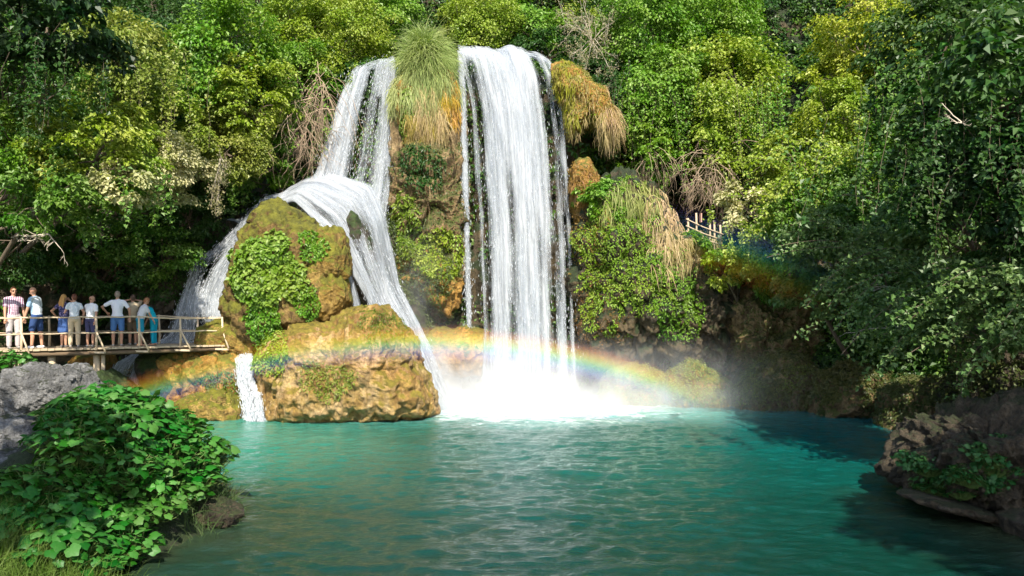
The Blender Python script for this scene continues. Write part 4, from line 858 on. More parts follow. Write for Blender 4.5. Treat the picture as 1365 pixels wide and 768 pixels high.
# ================= trees and bushes on the slopes
T_ = lambda *a, **k: tree(*a, bvh=BVH, **k)
TREES = [
 # px, py, Y, rx, ry, colour, label, extra
 (58, 20, 19, 95, 55, 'deep', 'dark shaded tree crown in the upper left corner', dict(leaf=.17)),
 (235, 50, 30, 80, 75, 'dark', 'dark tree behind the bright branches at upper left', {}),
 (45, 120, 22, 70, 55, 'mid', 'mid green tree spreading in from the left edge', {}),
 (150, 60, 24, 75, 55, 'olive', 'olive tree with bare twigs showing, high at left', dict(dens=.75)),
 (30, 195, 20.5, 70, 55, 'bright', 'bright leafed tree overhanging the left edge', {}),
 (125, 190, 20.5, 78, 60, 'lime', 'lime green tree hanging over the people on the bridge', {}),
 (165, 245, 20.2, 42, 30, 'pale', 'smaller pale leafed branch low over the footbridge visitors', dict(leaf=.12)),
 (215, 165, 25.2, 55, 45, 'lime', 'yellow green tree beside the pale leafed one', {}),
 (205, 222, 24.6, 66, 44, 'pale', 'tree with pale cream leaves above the footbridge', dict(leaf=.13)),
 (60, 265, 19.5, 75, 38, 'mid', 'low drooping branches above the left end of the bridge', dict(dens=.8)),
 (302, 60, 27, 62, 62, 'bright', 'bright tree at the top left of the falls', {}),
 (335, 130, 27., 48, 62, 'lime', 'lime bush leaning toward the left waterfall', {}),
 (300, 185, 26.4, 50, 48, 'olive', 'olive green bush above the side stream', {}),
 (352, 212, 28, 36, 28, 'bright', 'bright bush at the head of the side stream', dict(name='bush', cat='bush')),
 (250, 275, 26.2, 46, 38, 'dark', 'dark leafy bush left of the side stream', dict(name='bush', cat='bush')),
 (215, 330, 26.3, 55, 42, 'mid', 'shaded bush behind the footbridge people', dict(name='bush', cat='bush', dens=.8)),
 (140, 350, 26, 60, 36, 'dark', 'low dark bush on the rock behind the footbridge', dict(name='bush', cat='bush', dens=.7)),
 (20, 330, 23, 55, 45, 'dark', 'dark bush over the heads at the left end of the bridge', dict(name='bush', cat='bush')),
 (395, 35, 31, 55, 50, 'lime', 'lime tree at the top between dark crown and tufted pillar', {}),
 (455, 45, 31.5, 62, 58, 'lime', 'sunny yellow green tree above the left veil waterfall', {}),
 (410, 95, 30.3, 48, 42, 'bright', 'bright bush above the tangled dry roots', dict(name='bush', cat='bush')),
 (500, 22, 34, 50, 45, 'bright', 'bright tree behind the left lip of the falls', {}),
 (562, 5, 38, 50, 45, 'dark', 'dark tree behind the grassy tuft', {}),
 (640, 40, 35, 52, 48, 'lime', 'sunlit tree directly behind the top of the tall waterfall', {}),
 (692, 50, 36, 50, 48, 'bright', 'tree behind the right half of the tall waterfall lip', {}),
 (735, 20, 37, 50, 48, 'lime', 'lime tree above the right end of the fall lip', {}),
 (728, 68, 33.5, 45, 30, 'dark', 'low dark bush at the right end of the fall lip', dict(name='bush', cat='bush')),
 (862, 40, 32, 72, 60, 'bright', 'big bright green tree right of the bare twiggy shrub', {}),
 (945, 35, 33, 72, 62, 'bright', 'tall green tree on the cliff top, centre right', {}),
 (880, 115, 30.3, 60, 52, 'bright', 'green tree leaning over the cliff right of the falls', {}),
 (975, 110, 31, 60, 60, 'lime', 'leafy tree at the edge of the dark gap', {}),
 (868, 190, 29.2, 28, 62, 'bright', 'narrow hanging column of leaves right of the golden overhang', dict(name='bush', cat='bush')),
 (950, 175, 29.6, 40, 70, 'lime', 'leafy column above the hanging dry roots', dict(name='bush', cat='bush')),
 (1070, 60, 38, 60, 90, 'blue', 'dark blue green tree in the gap at upper right', {}),
 (1040, 130, 36, 45, 80, 'deep', 'deep shaded tree in the gap behind the lime tree', {}),
 (1155, 50, 30, 62, 48, 'yellow', 'yellow sunlit tree at the upper right', {}),
 (1120, 95, 30, 40, 26, 'yellow', 'lower yellow branch of sunlit leaves at upper right', {}),
 (1075, 205, 27, 62, 48, 'lime', 'lime tree lit by the sun right of the hanging roots', {}),
 (1130, 155, 27, 62, 48, 'lime', 'large bright tree below the yellow tree', {}),
 (1004, 268, 26.6, 46, 28, 'pale', 'pale cream leafed bush beside the small pole fence', dict(name='bush', cat='bush', leaf=.13)),
 (1060, 285, 25, 50, 48, 'bright', 'bright bush hanging over the faint rainbow', dict(name='bush', cat='bush')),
 (1160, 235, 24, 75, 55, 'mid', 'green tree mass in the middle of the right bank', {}),
 (1120, 320, 22.6, 80, 42, 'teal', 'grey green tree reaching low over the water at right', {}),
 (1215, 305, 21.5, 70, 55, 'teal', 'shaded tree above the low branches at right', {}),
 (1180, 390, 19.8, 75, 34, 'teal', 'lowest spreading branches over the far right shore', dict(dens=.8)),
 (1305, 420, 16, 78, 42, 'teal', 'teal leafed bush above the right foreground rock', {}),
 (1345, 355, 15.5, 60, 50, 'dark', 'dark bush at the right edge above the rock', dict(name='bush', cat='bush')),
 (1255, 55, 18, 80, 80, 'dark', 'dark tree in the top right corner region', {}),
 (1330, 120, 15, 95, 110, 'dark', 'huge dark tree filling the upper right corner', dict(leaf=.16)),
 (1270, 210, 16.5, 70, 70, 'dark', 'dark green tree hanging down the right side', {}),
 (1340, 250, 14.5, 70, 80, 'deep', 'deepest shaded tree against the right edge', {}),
 (1225, 140, 20, 50, 50, 'mid', 'tree between the yellow tree and the dark corner', {}),
 (815, 265, 27.2, 40, 30, 'bright', 'bright bush on top of the mossy bluff', dict(name='bush', cat='bush', leaf=.1)),
 (920, 335, 27.6, 36, 30, 'bright', 'small green bush below the pole fence', dict(name='bush', cat='bush', leaf=.12)),
 (965, 355, 27, 26, 22, 'lime', 'small lime bush below the cream leafed bush', dict(name='bush', cat='bush', leaf=.12)),
 (20, 262, 24, 60, 50, 'mid', 'half hidden green tree at the left edge above the visitors', {}),
 (95, 320, 25.5, 60, 36, 'mid', 'low leafy bush directly behind the people on the bridge', dict(name='bush', cat='bush')),
 (400, 200, 29.5, 26, 34, 'dark', 'dark bush tucked between the dry roots and the veil waterfall', dict(name='bush', cat='bush')),
 (1030, 20, 36, 50, 40, 'dark', 'dark tree at the top edge left of the yellow tree', {}),
 (1090, 5, 40, 60, 40, 'deep', 'farthest dark tree at the top edge behind the yellow tree', {}),
 (800, 110, 31.5, 32, 40, 'dark', 'dark leafy bush under the bare grey twiggy shrub', dict(name='bush', cat='bush')),
 (1025, 340, 26.5, 50, 36, 'mid', 'shaded green bush right under the faint rainbow', dict(name='bush', cat='bush')),
 (1090, 385, 24.8, 55, 32, 'teal', 'grey green bush on the brown rock wall at right', dict(name='bush', cat='bush')),
 (1260, 330, 18.6, 60, 50, 'teal', 'blue green tree between the low branches and the right edge', {}),
]
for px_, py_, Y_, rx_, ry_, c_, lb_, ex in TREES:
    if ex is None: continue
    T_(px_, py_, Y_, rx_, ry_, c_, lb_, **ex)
# tall trees on the right bank behind the camera: they stand outside the frame and shade the right side and the near left bank
for k, (x, y, z, r_, dn_) in enumerate([(12.6, 4., 11.6, 3.2, 1.), (10.2, -.5, 12, 3.5, 1.1), (-6.4, 2.0, 10.0, 2.4, .7), (-10.5, 3.2, 10.5, 3.0, .7), (-9, -1., 11, 3, .7)]):
    SHADE.append((x, y, z, r_))
    t = empty('tree', (x+(5 if x > 0 else -4), y-1, 1.), 'tree overhanging the water behind the viewpoint', 'tree', 'trees behind the viewpoint')
    rg = np.random.default_rng(900+k); Vc, Fc, ti, cc, sz = crown_geo((x, y, z), (r_, r_, r_*.6), int(5200*dn_*r_**2/9), .34, rg, 40, .4)
    mk('crown', Vc, Fc, LEAF, t, color=GC['dark'], attrs={'tint': ti}, smooth=False)
    m_ = MB(); m_.tube(bend_path(np.array(t.location), (x, y, z), rg, 9, .05), np.linspace(.3, .12, 9), 8); m_.build('trunk', BARK, t)
for k_, a_ in enumerate([
 ('leafy vine strings hanging just right of the bare grey shrub', (815, 95, 30.), 26, 2.6, (.4, .3, .3), 'dark'),
 ('bright vine curtain below the big green tree right of the falls', (868, 120, 28.9), 46, 3.6, (.55, .4, .4), 'bright'),
 ('thin vine strings in the dark gap between the two leafy columns', (912, 120, 29.2), 9, 2.6, (.35, .3, .3), 'mid'),
 ('lime vine curtain hanging in front of the tall leafy column', (960, 120, 28.6), 46, 3.4, (.55, .4, .4), 'lime'),
 ('vine strings at the edge of the dark blue gap', (1012, 130, 29.), 34, 3.6, (.4, .4, .5), 'bright'),
 ('vines dropping from the dark tree in the upper left corner', (40, 60, 18.6), 30, 1.9, (1., .5, .3), 'dark'),
 ('vines trailing from the olive tree at the upper left', (180, 90, 23.), 40, 2.1, (1., .5, .4), 'olive'),
 ('vine curtain under the lime tree above the visitors', (120, 235, 20.3), 44, 1.3, (1.1, .5, .2), 'mid'),
 ('trailing vines left of the tangle of dry roots', (365, 110, 28.), 40, 2.4, (.6, .4, .4), 'bright'),
 ('vines hanging over the head of the side stream', (300, 225, 26.6), 26, .8, (.6, .4, .2), 'mid'),
 ('vines falling from the sunny tree above the left veil waterfall', (432, 90, 30.1), 36, 1.3, (.8, .3, .3), 'lime'),
 ('vine strings in the middle of the right bank trees', (1130, 250, 23.2), 50, 2.2, (1.2, .6, .4), 'mid'),
 ('sunlit vines under the pale bush near the pole fence', (1030, 300, 25.6), 34, 1.4, (.8, .4, .2), 'lime'),
 ('long dark vines draping the right side trees', (1290, 160, 14.6), 34, 2.2, (1., .6, .6), 'dark'),
 ('dark vines hanging at the right edge above the bush', (1345, 220, 14.), 26, 2.0, (.8, .5, .6), 'dark'),
 ('vines beneath the dark tree in the top right region', (1235, 110, 17.2), 50, 2.2, (.9, .6, .5), 'mid')]):
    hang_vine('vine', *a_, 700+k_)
for k_, a_ in enumerate([
 ('arching branch sprays reaching left over the shaded water at right', (1225, 335, 20.8), 46, 3.0, (.6, .5, .4), 'teal', (-1, -.2, .35)),
 ('lowest arching branch sprays drooping toward the far right shore', (1290, 385, 17.6), 46, 2.8, (.5, .5, .3), 'teal', (-1, -.2, .3)),
 ('arching sprays of the sunlit tree bending down at centre right', (1120, 235, 24.4), 46, 2.8, (.6, .5, .5), 'lime', (-1, -.3, .3)),
 ('drooping sprays above the right foreground rock', (1375, 400, 14.6), 46, 2.0, (.3, .4, .4), 'teal', (-1, -.2, .35))]):
    hang_vine('branch_spray', a_[0], a_[1], a_[2], a_[3], a_[4], a_[5], 760+k_, .115, 110, 0, a_[6], .012, 'branch', .55, .10)
# undergrowth clinging to the rock wall (nobody could count it)
rng = np.random.default_rng(77); Vc, qc = SURF['cliff']
def cm(cen, nn):
    x, y = proj(cen); f = fbm(cen, .45, 3, 91)
    w_ = (cen[:, 1] > 6)*(x > -60)*(x < 1430)*(y > -30)*(cen[:, 2] > .6)*(f > -.3).astype(float)
    w_ *= np.where((x > 520) & (x < 770) & (y > 75), .25, 1.); w_ *= np.where((x < 330) & (y > 430), .12, 1.)
    w_ *= np.where((x > 820) & (x < 1030) & (y > 110) & (y < 300), .12, 1.)
    return w_/np.maximum(cen[:, 1], 8)**1.5
for nm_, col_, sd_, cnt, lf in (('undergrowth', 'dark', 5, 120000, .17), ('undergrowth', 'mid', 6, 60000, .15)):
    rr_ = np.random.default_rng(sd_)
    C, Nn = sample(Vc, qc, cnt, rr_, lambda c, n: cm(c, n)*(fbm(c, .6, 3, sd_) > -.2)); Nn = -orient(C, Nn, np.array([0, 10, 12.]))
    Pn = C+Nn*rr_.uniform(0, .45, (cnt, 1)); nn = nrm(Nn*.5+[0, -.1, .7]+rr_.normal(size=(cnt, 3))*.4); D = nrm(rr_.normal(size=(cnt, 3))*.6+[0, -.2, -.7])
    L = lf*rr_.uniform(.6, 1.4, cnt); V, Fc = leaf_geo(Pn, nn, D, L, L*.65, rr_)
    props(mk(nm_, V, Fc, LEAF, color=GC[col_], attrs={'tint': np.repeat(np.clip(.5+.25*rr_.normal(size=cnt), 0, 1), 4)}, smooth=False), kind='stuff')
# ================= plants and moss on the rocks
patch('plant', 'b1', ellmask(357, 362, 46, 45, 3), 3800, .13, (.15, .25, .02), 'dense bright green leaf cushion on the face of the tall boulder', cups=True, lift=.10, seed=11, up=.5)
patch('plant', ['b1', 'b5'], ellmask(352, 425, 26, 34, 4), 1700, .10, 'bright', 'trailing green plant below the leaf cushion on the tall boulder', seed=12)
patch('plant', ['b2', 'b1'], ellmask(360, 470, 22, 32, 5), 1500, .09, 'lime', 'small leafed plant in the cleft between tall and biggest boulder', seed=13)
patch('plant', ['b1', 'b1c'], ellmask(418, 330, 20, 22, 6), 1200, .09, 'bright', 'green tuft in the hollow near the top of the tall boulder', seed=14)
patch('plant', ['b1c', 'b1'], ellmask(408, 405, 16, 24, 7), 800, .08, 'bright', 'little green plants low on the cracked rock shoulder', seed=15)
patch('moss', 'b2', ellmask(430, 508, 34, 22, 8, .7), 1100, .06, 'olive', 'thin patch of small weeds low on the biggest boulder', seed=16)
patch('moss', 'b2', ellmask(505, 440, 34, 26, 9, .8), 1500, .05, 'moss', 'yellow green moss on the crest of the biggest boulder', seed=17)
patch('moss', 'b3', ellmask(298, 510, 34, 12, 10, .6), 700, .06, 'moss', 'moss stripe on the orange boulder under the footbridge', seed=18)
patch('plant', ['pil', 'pil2'], ellmask(540, 300, 20, 45, 11), 2300, .12, (.16, .24, .02), 'upright bright green plant beside the left veil waterfall', seed=19)
patch('plant', ['pil', 'pil2'], ellmask(583, 335, 34, 32, 12), 2300, .11, 'lime', 'light green bushy plant on the ochre ledge between the falls', seed=20)
patch('plant', ['pil'], ellmask(560, 225, 28, 30, 13, .6), 1300, .11, 'dark', 'dark ferny growth on the pillar under the golden moss', seed=21)
patch('moss', ['hump', 'pil2', 'pil'], ellmask(565, 380, 30, 40, 14, .6), 1500, .06, (.10, .13, .01), 'dull green moss running down beside the middle cascade', seed=22)
patch('plant', ['cap'], ellmask(543, 150, 9, 34, 15), 900, .08, (.16, .26, .02), 'strip of fresh green leaves on the left side of the golden moss', seed=23)
patch('moss', ['bluff', 'rus'], ellmask(830, 350, 62, 95, 16, .6), 21000, .07, (.19, .31, .018), 'bright green moss carpet covering the bluff right of the falls', seed=24, lift=.12)
patch('moss', ['bluff', 'but'], ellmask(905, 400, 34, 66, 17, .6), 5000, .08, 'bright', 'darker green creeper on the right flank of the bluff', seed=25, lift=.12)
patch('moss', ['bluff'], ellmask(800, 420, 40, 50, 18, .8), 2500, .06, (.16, .09, .02), 'rusty brown moss low on the bluff', seed=26)
patch('moss', ['rcap'], ellmask(778, 130, 48, 52, 61, .5), 4200, .05, (.25, .25, .03), 'ochre green moss coat of the golden lip right of the tall fall', seed=61, lift=.05)
patch('moss', ['cap'], ellmask(572, 140, 40, 60, 62, .5), 3600, .05, (.34, .26, .035), 'golden moss coat of the cap on the middle pillar', seed=62, lift=.05)
patch('moss', ['pil', 'pil2', 'hump'], ellmask(570, 290, 56, 150, 63, .9), 3800, .075, (.07, .10, .018), 'dark olive moss draping the wet face of the middle pillar', seed=63, lift=.1)
patch('moss', ['rus', 'bluff'], ellmask(785, 290, 26, 80, 64, .9), 2600, .06, (.26, .16, .025), 'rusty moss between the tall fall and the bluff', seed=64, lift=.07)
patch('plant', ['rcap'], ellmask(795, 165, 14, 16, 20), 500, .07, 'lime', 'small green plant under the golden lip right of the tall fall', seed=28)
patch('moss', ['f1', 'f2', 'f3'], ellmask(920, 510, 130, 34, 21, .9), 2600, .06, 'olive', 'olive moss on the tan boulders at the far shore', seed=29)
patch('moss', ['bw', 'f3', 'f4'], ellmask(1060, 470, 110, 80, 22, .8), 4000, .09, (.13, .13, .035), 'brown green moss hanging on the shaded rock wall at right', seed=30, lift=.12)
patch('moss', ['f4', 'f5', 'f6'], ellmask(1240, 510, 130, 70, 23, .9), 4500, .08, (.07, .09, .02), 'dark moss on the boulders of the right bank', seed=31, lift=.1)
patch('moss', ['b9', 'b10'], ellmask(235, 350, 90, 70, 24, .9), 3500, .09, 'dark', 'dark green moss along the rocks left of the side stream', seed=32, lift=.1)
# ================= hanging fringes, grass and roots
def fringe(name, pts, n, L, w, cols, label, cat, seed, grav=1.3, out_=.5, spread=.12, wig=.12, seg=7, matl=None, upd=0.):
    rg = np.random.default_rng(seed); pts = np.array([P(*p_) for p_ in pts]); k = rg.integers(0, len(pts)-1, n); t = rg.uniform(size=(n, 1))
    A = pts[k]*(1-t)+pts[k+1]*t+rg.normal(size=(n, 3))*spread
    D0 = nrm(rg.normal(size=(n, 3))*[1, .6, .4]+[0, -out_*1.5, upd])
    V, q, m, _ = strands_geo(A, D0, L*rg.uniform(.45, 1.25, n), w, rg, seg, grav, wig)
    tint = np.clip(.5+.25*rg.normal(size=n), 0, 1)
    o = mk(name, V, q, matl or GRASS, color=cols, attrs={'tint': np.repeat(tint, m)}); return props(o, label, cat)
STRAW = (.46, .35, .16); GOLD = (.42, .24, .03)
def tuft(name, c, rad, n, L, col, label, cat, seed, grav=.55, w=.022, parts=None):
    rg = np.random.default_rng(seed); c = P(*c); d = unit(rg, n); d[:, 2] = np.abs(d[:, 2])*1.1+.05; d[:, 1] -= .15
    A = c+d*np.array(rad)*rg.uniform(.1, .8, (n, 1)); cl = np.stack([fbm(A, 3., 2, seed+i_) for i_ in range(3)], -1)
    V, q, m, _ = strands_geo(A, nrm(d*.8+[0, 0, .35]+cl*1.3), L*rg.uniform(.3, 1.25, n)*(.8+.8*np.clip(cl[:, 0]+.2, 0, 1)), w, rg, 7, grav+.25, .16)
    o = mk(name, V, q, GRASS, color=col, attrs={'tint': np.repeat(np.clip(.5+.28*rg.normal(size=n), 0, 1), m)}); return props(o, label, cat)
tuft('grass_tuft', (566, 92, 28.4), (.6, .6, 1.2), 8000, .95, (.25, .31, .09), 'big round grass tuft crowning the pillar between the falls', 'grass tuft', 201)
E_ = ellmask
drape('hanging_grass', ['cap', 'pil'], E_(558, 100, 36, 40, 31, .6), 4200, .75, .02, (.30, .34, .12), 'grey green grass hanging over the front of the middle pillar', 'hanging grass', 202)
drape('hanging_grass', ['cap', 'pil'], E_(572, 140, 18, 46, 32, .7), 1800, .75, .02, (.44, .33, .16), 'straw coloured dry grass hanging down the middle pillar', 'hanging grass', 203)
drape('hanging_moss', ['cap', 'pil'], E_(597, 132, 16, 34, 33, .7), 1500, .34, .026, (.44, .27, .035), 'golden moss curtain beside the strand of water', 'hanging moss', 204, out_=.2)
drape('hanging_moss', ['cap', 'pil'], E_(560, 172, 20, 22, 34, .5), 2200, .5, .022, (.34, .27, .06), 'ragged ochre moss fringe low on the middle pillar', 'hanging moss', 205, out_=.2)
drape('hanging_grass', ['rcap'], E_(785, 135, 42, 42, 35, .9), 1100, .30, .022, (.33, .25, .09), 'tawny dry grass draped over the golden lip right of the tall fall', 'hanging grass', 206)
drape('hanging_grass', ['rcap'], E_(815, 165, 16, 22, 36, .4), 900, .7, .02, (.42, .31, .15), 'dry straw tassel at the right tip of the golden lip', 'hanging grass', 207)
drape('hanging_moss', ['rcap'], E_(755, 125, 16, 50, 37, .9), 1100, .3, .028, (.26, .25, .02), 'yellow green moss strip along the right edge of the tall fall', 'hanging moss', 208)
drape('hanging_grass', ['bluff'], E_(886, 300, 24, 50, 38, .8), 2400, .7, .024, (.46, .34, .18), 'pinkish straw grass hanging down the right side of the bluff', 'hanging grass', 209)
drape('hanging_grass', ['bluff'], E_(842, 268, 44, 26, 39, .6), 3200, .6, .022, (.28, .30, .09), 'green and straw grass over the top of the bluff', 'hanging grass', 210)
drape('hanging_moss', ['rus'], E_(780, 255, 20, 36, 40, .4), 700, .25, .03, (.28, .16, .05), 'rust coloured moss beard right of the tall fall', 'hanging moss', 211, out_=.2)
drape('hanging_moss', ['bluff', 'but'], E_(925, 330, 26, 30, 42, .6), 1500, .45, .022, (.34, .28, .12), 'short dry moss hanging between bluff and shaded buttress', 'hanging moss', 212)
def roots(label, A0, n, L, seed, spread=(1, .4, .3), w=.03, wig=.45, grav=.9, name='hanging_roots', mat_=None, branch=3, col=None):
    rg = np.random.default_rng(seed); A0 = P(*A0); m_ = MB()
    for k in range(n):
        p_ = A0+rg.normal(size=3)*spread; d_ = nrm(rg.normal(size=3)*[.7, .5, .3]+[0, -.3, -.3]); stack = [(p_, d_, L*rg.uniform(.5, 1.2), w*rg.uniform(.5, 1.3), 0)]
        while stack:
            p_, d_, l_, w_, lv = stack.pop(); pts = [p_]
            for s_ in range(7):
                d_ = nrm(d_+[0, 0, -grav*.22]+rg.normal(size=3)*wig*.5); p_ = p_+d_*l_/7; pts.append(p_)
                if lv < 2 and rg.uniform() < branch*.1: stack.append((p_, nrm(d_+rg.normal(size=3)*.6), l_*.5, w_*.5, lv+1))
            m_.tube(pts, np.linspace(w_, w_*.3, 8)*.5, 3, False)
    return props(m_.build(name, mat_ or TWIG), label, 'roots' if name != 'bare_shrub' else 'shrub')
roots('tangle of pale dry roots hanging left of the veil waterfall', (402, 150, 28.0), 60, 1.9, 301, (.45, .35, .55))
roots('dry roots hanging beside the mossy ledge above the side stream', (425, 120, 28.8), 40, 2.6, 302, (.3, .3, .4), grav=1.6, wig=.25)
roots('brown dry roots hanging below the leafy column at centre right', (945, 225, 28.2), 60, 1.6, 303, (.4, .35, .5))
roots('thin roots dangling over the shaded hollow right of the falls', (868, 205, 28.4), 20, 1.9, 304, (.35, .3, .3), grav=1.8, wig=.2, w=.025)
roots('short brown roots above the small pole fence', (925, 240, 28.6), 20, .9, 305, (.5, .3, .2), grav=1.2)
def bare_shrub(label, c, rad, n, seed, tips=True, up=.3, col=None, w=.03):
    rg = np.random.default_rng(seed); c = P(*c); m_ = MB(); E = []
    for k in range(n):
        d_ = nrm(unit(rg, 1)[0]*[1, .7, 1.]+[0, -.35, up]); l_ = 1.; p_ = c+[0, .3, -.1]; st = [(p_, d_, 1., w, 0)]
        while st:
            p_, d_, l_, w_, lv = st.pop(); pts = [p_]
            for s_ in range(5):
                d_ = nrm(d_+rg.normal(size=3)*.22); p_ = p_+d_*np.array(rad)*l_/5; pts.append(p_)
                if lv < 3 and rg.uniform() < .55: st.append((p_, nrm(d_+rg.normal(size=3)*.55), l_*.5, w_*.6, lv+1))
            m_.tube(pts, np.linspace(w_, w_*.4, 6)*.5, 3, False); E.append(p_)
    t = empty('bare_shrub', c, label, 'shrub'); m_.build('branch', PALEBARK, t)
    if tips:
        E = np.array(E); E = E[rg.choice(len(E), min(len(E), 1500))]; E = np.repeat(E, 3, 0)+rg.normal(size=(len(E)*3, 3))*.07; k = len(E); L = rg.uniform(.04, .09, k)
        V, Fc = leaf_geo(E, unit(rg, k), unit(rg, k), L, L*.6, rg); mk('foliage', V, Fc, LEAF, t, color=col or (.30, .27, .14), attrs={'tint': np.repeat(rg.uniform(size=k), 4)}, smooth=False)
bare_shrub('bare grey twiggy shrub at the cliff top right of the tall waterfall', (790, 48, 30.2), (1.15, .9, 1.5), 17, 311)
bare_shrub('dangling pale twig with small dry leaves left of the falls', (288, 205, 23.5), (.35, .3, 1.1), 5, 312, up=-1.2)
bare_shrub('bare branches reaching out of the shaded bush at right', (1225, 425, 18.2), (1.6, .9, .9), 4, 313, tips=False, up=.3, w=.05)
bare_shrub('forked bare twig lit in the dark tree at upper right', (1295, 150, 13.4), (.4, .3, .6), 2, 314, tips=False, up=-.3, w=.03)
bare_shrub('curling bare twigs under the left tree above the bridge', (55, 305, 18.9), (.55, .4, .6), 3, 315, tips=False, up=-.4, w=.045)
# ================= broad leafed plants of the near left bank and the right rock
def round_leaf(c, n, d, r, rg):
    k = 20; a = np.linspace(0, 2*np.pi, k, endpoint=False); d = nrm(d-n*d.dot(n)); s_ = np.cross(n, d)
    rr = r*(1+.10*np.cos(a*1+np.pi)*0-.42*np.exp(-((a-np.pi)/.30)**2)+.22*np.exp(-((np.minimum(a, 2*np.pi-a))/.30)**2)+.085*np.sin(a*5+np.pi/2))
    cup = -.16*r*(rr/r)**2+.05*r*np.sin(a*3+rg.uniform(0, 6))
    O_ = c+(np.cos(a)*rr)[:, None]*d+(np.sin(a)*rr)[:, None]*s_+cup[:, None]*n
    I_ = c+(np.cos(a)*rr*.5)[:, None]*d+(np.sin(a)*rr*.5)[:, None]*s_+(cup*.1+.03*r*np.cos(a*6))[:, None]*n
    return np.vstack([[c-n*r*.04], I_, O_])
def leafy_plant(mesh_name, n, rad, h, lr, seed):
    rg = np.random.default_rng(seed); V = []; F3 = []; F4 = []; ti = []; S_ = MB(); k = 20; j = np.arange(k); j2 = (j+1) % k
    for i_ in range(n):
        a = rg.uniform(0, 2*np.pi); q_ = math.sqrt(rg.uniform()); x, y = rad*q_*math.cos(a), rad*q_*math.sin(a); z = h*(1-.55*q_*q_)*rg.uniform(.55, 1.08)
        o_ = np.array([math.cos(a), math.sin(a), 0]); nn = nrm(np.array([0, 0, 1.])+o_*.45*q_+np.array([0, -.22, 0])+rg.normal(size=3)*.32); r = lr*rg.uniform(.35, 1.3)
        L_ = round_leaf(np.array([x, y, z]), nn, o_+rg.normal(size=3)*.3+[0, -.3, 0], r, rg); b = len(V)*41
        V.append(L_); F3.append(np.stack([np.full(k, b), b+1+j, b+1+j2], -1)); F4.append(np.stack([b+1+j, b+1+k+j, b+1+k+j2, b+1+j2], -1)); ti.append(np.full(41, np.clip(rg.normal()*.24+.45, 0, 1)))
        S_.tube(bend_path([x*.3, y*.3, 0], [x, y, z-.01], rg, 5, .08), .006, 4, False)
    V = np.vstack(V); return V, [np.vstack(F3), np.vstack(F4)], np.concatenate(ti), S_.arrays()
LEAFB = leaf_mat('broad_leaf', .3, .6, .45, .28); STEM = plain_mat('plant_stem', (.08, .13, .03), .6, .3, 12, .2)
protos = []
for k_ in range(5):
    V, F_, ti, (SV, SF) = leafy_plant('p', 140, .52, .46, .064, 400+k_); lv = mk('foliage', V, F_, LEAFB, local=True, attrs={'tint': ti}); st = mk('stem', SV, SF, STEM, local=True)
    r_ = empty('leafy_plant', (0, 0, 0), 'x', 'plant'); lv.parent = r_; st.parent = r_; lv.color = (.035, .135, .018, 1); protos.append([r_, lv, st, False])
GRP = 'round leafed plants massed on the near left bank'
def place(loc, sc_, rz, label, group, k, tilt=0., colr=None):
    r_, lv, st, used = protos[k]
    if used:
        r2 = r_.copy(); l2 = lv.copy(); s2 = st.copy()
        for o in (r2, l2, s2): COL.objects.link(o)
        l2.parent = r2; s2.parent = r2
    else: r2, l2, s2 = r_, lv, st; protos[k][3] = True
    r2.location = loc; r2.scale = (sc_,)*3; r2.rotation_euler = (tilt, 0, rz); r2['label'] = label
    if group: r2['group'] = group
    if colr: l2.color = (*colr, 1)
    return r2
rng = np.random.default_rng(55); spots = []
tries = 0
while len(spots) < 104 and tries < 6000:
    tries += 1; y = rng.uniform(8.7, 15.5); x = rng.uniform(-11, -4.3); edge = np.interp(y, shy, shx)
    if x > edge-.52 or x < -.72*y: continue
    z = float(bank_z(x, y)); qx, qy = proj(np.array([x, y, z+.4]))
    if qx < -60 or qy > 790 or (qx < 130 and y > 13.) or (qx < 75 and 11.4 < y): continue
    if (qx < 150 and y < 10.0) or (qx < 85 and 10.7 < y): continue
    if all((x-a)**2+(y-b)**2 > .30**2 for a, b in spots):
        spots.append((x, y)); c0 = np.array([.028, .14, .012])*rng.uniform(.75, 1.35)
        place((x, y, z-.03), rng.uniform(.7, 1.2), rng.uniform(0, 6.3), 'low plant with round overlapping green leaves in the dense mass on the near left bank', GRP, len(spots) % 5, 0, tuple(c0*[rng.uniform(.8, 1.5), 1, 1]))
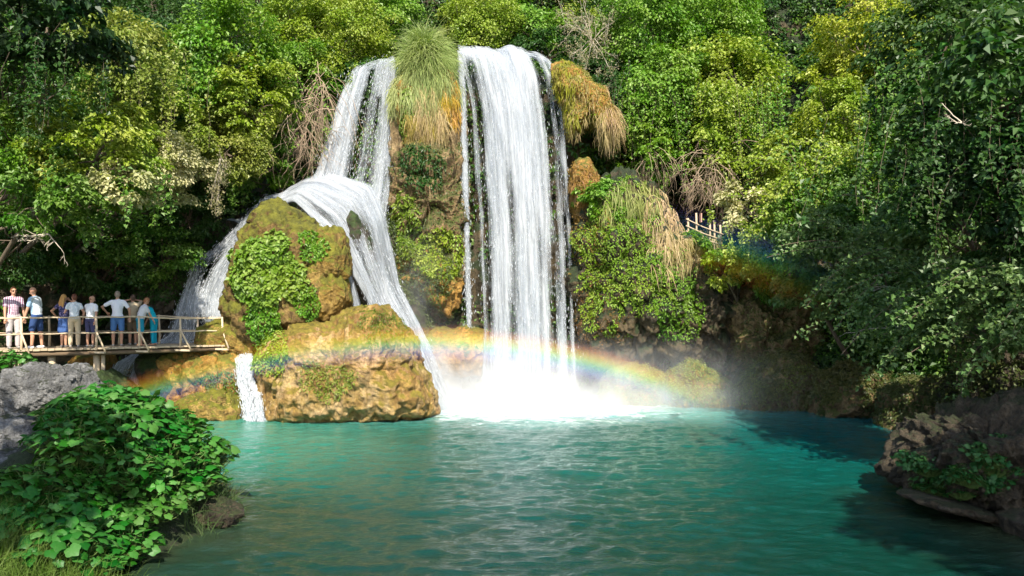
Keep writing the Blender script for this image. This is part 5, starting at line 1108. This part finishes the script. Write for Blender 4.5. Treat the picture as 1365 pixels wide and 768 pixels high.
for k_, (qx, qy, Y_, s_, lb) in enumerate([(20, 520, 17.5, 1., 'bright green plant behind the large grey boulder at the left edge'), (-5, 545, 15.2, .9, 'green plant at the left edge just below the bridge'), (60, 548, 13.4, .5, 'small pale leafed plant between the two grey stones'), (15, 478, 19.5, 1.1, 'plants beneath the left end of the footbridge')]):
    p_ = P(qx, qy, Y_); place((p_[0], p_[1], p_[2]-.3), s_, k_*1.3, lb, None, k_ % 5, 0, (.05, .17, .02))
# plants that hang on the right foreground rock
Vf, qf = SURF['fr']; rg = np.random.default_rng(66)
def rp_mask(c, n): x, y = proj(c); return ((np.hypot((x-1290)/95, (y-620)/42)+.3*fbm(c, 2, 2, 3)) < 1)*(orient(c, n, Vf.mean(0))[:, 1] < -.1).astype(float)
pp_, nn_ = sample(Vf, qf, 46, rg, rp_mask)
for k_, p_ in enumerate(pp_):
    place((p_[0], p_[1]+.08, p_[2]-.16), rg.uniform(.4, .7), rg.uniform(0, 6), 'round leafed plant clinging to the front of the right foreground rock', 'round leafed plants on the right foreground rock', k_ % 5, .35, (.025, .105, .02))
# grasses
def grass(name, cx, cyy, rx, ry, n, L, col, label, seed, w=.008, grav=.55):
    rg = np.random.default_rng(seed); x = cx+rg.normal(size=n)*rx; y = cyy+rg.normal(size=n)*ry; z = bank_z(x, y)
    A = np.stack([x, y, z], -1); V, q, m, _ = strands_geo(A, nrm(rg.normal(size=(n, 3))*.35+[0, -.1, 1]), L*rg.uniform(.5, 1.2, n), w, rg, 6, grav, .08)
    return props(mk(name, V, q, GRASS, color=col, attrs={'tint': np.repeat(np.clip(.5+.28*rg.normal(size=n), 0, 1), m)}), label, 'grass')
for k_, (cx_, cy_, lb) in enumerate([(-5.75, 9.6, 'long green grass at the bottom left, left clump'), (-5.25, 9.7, 'long green grass along the bottom edge, right clump'), (-6.3, 9.9, 'grass clump poking through the round leaves at left'), (-5.6, 8.7, 'grass at the very bottom left edge of the picture')]):
    grass('grass_tuft', cx_, cy_, .35, .28, 1500, .5, (.085, .15, .02), lb, 500+k_, .010)
grass('grass_tuft', -4.72, 12.7, .16, .45, 700, .55, (.06, .11, .03), 'thin reedy grass at the water edge beside the leafy plants', 510)
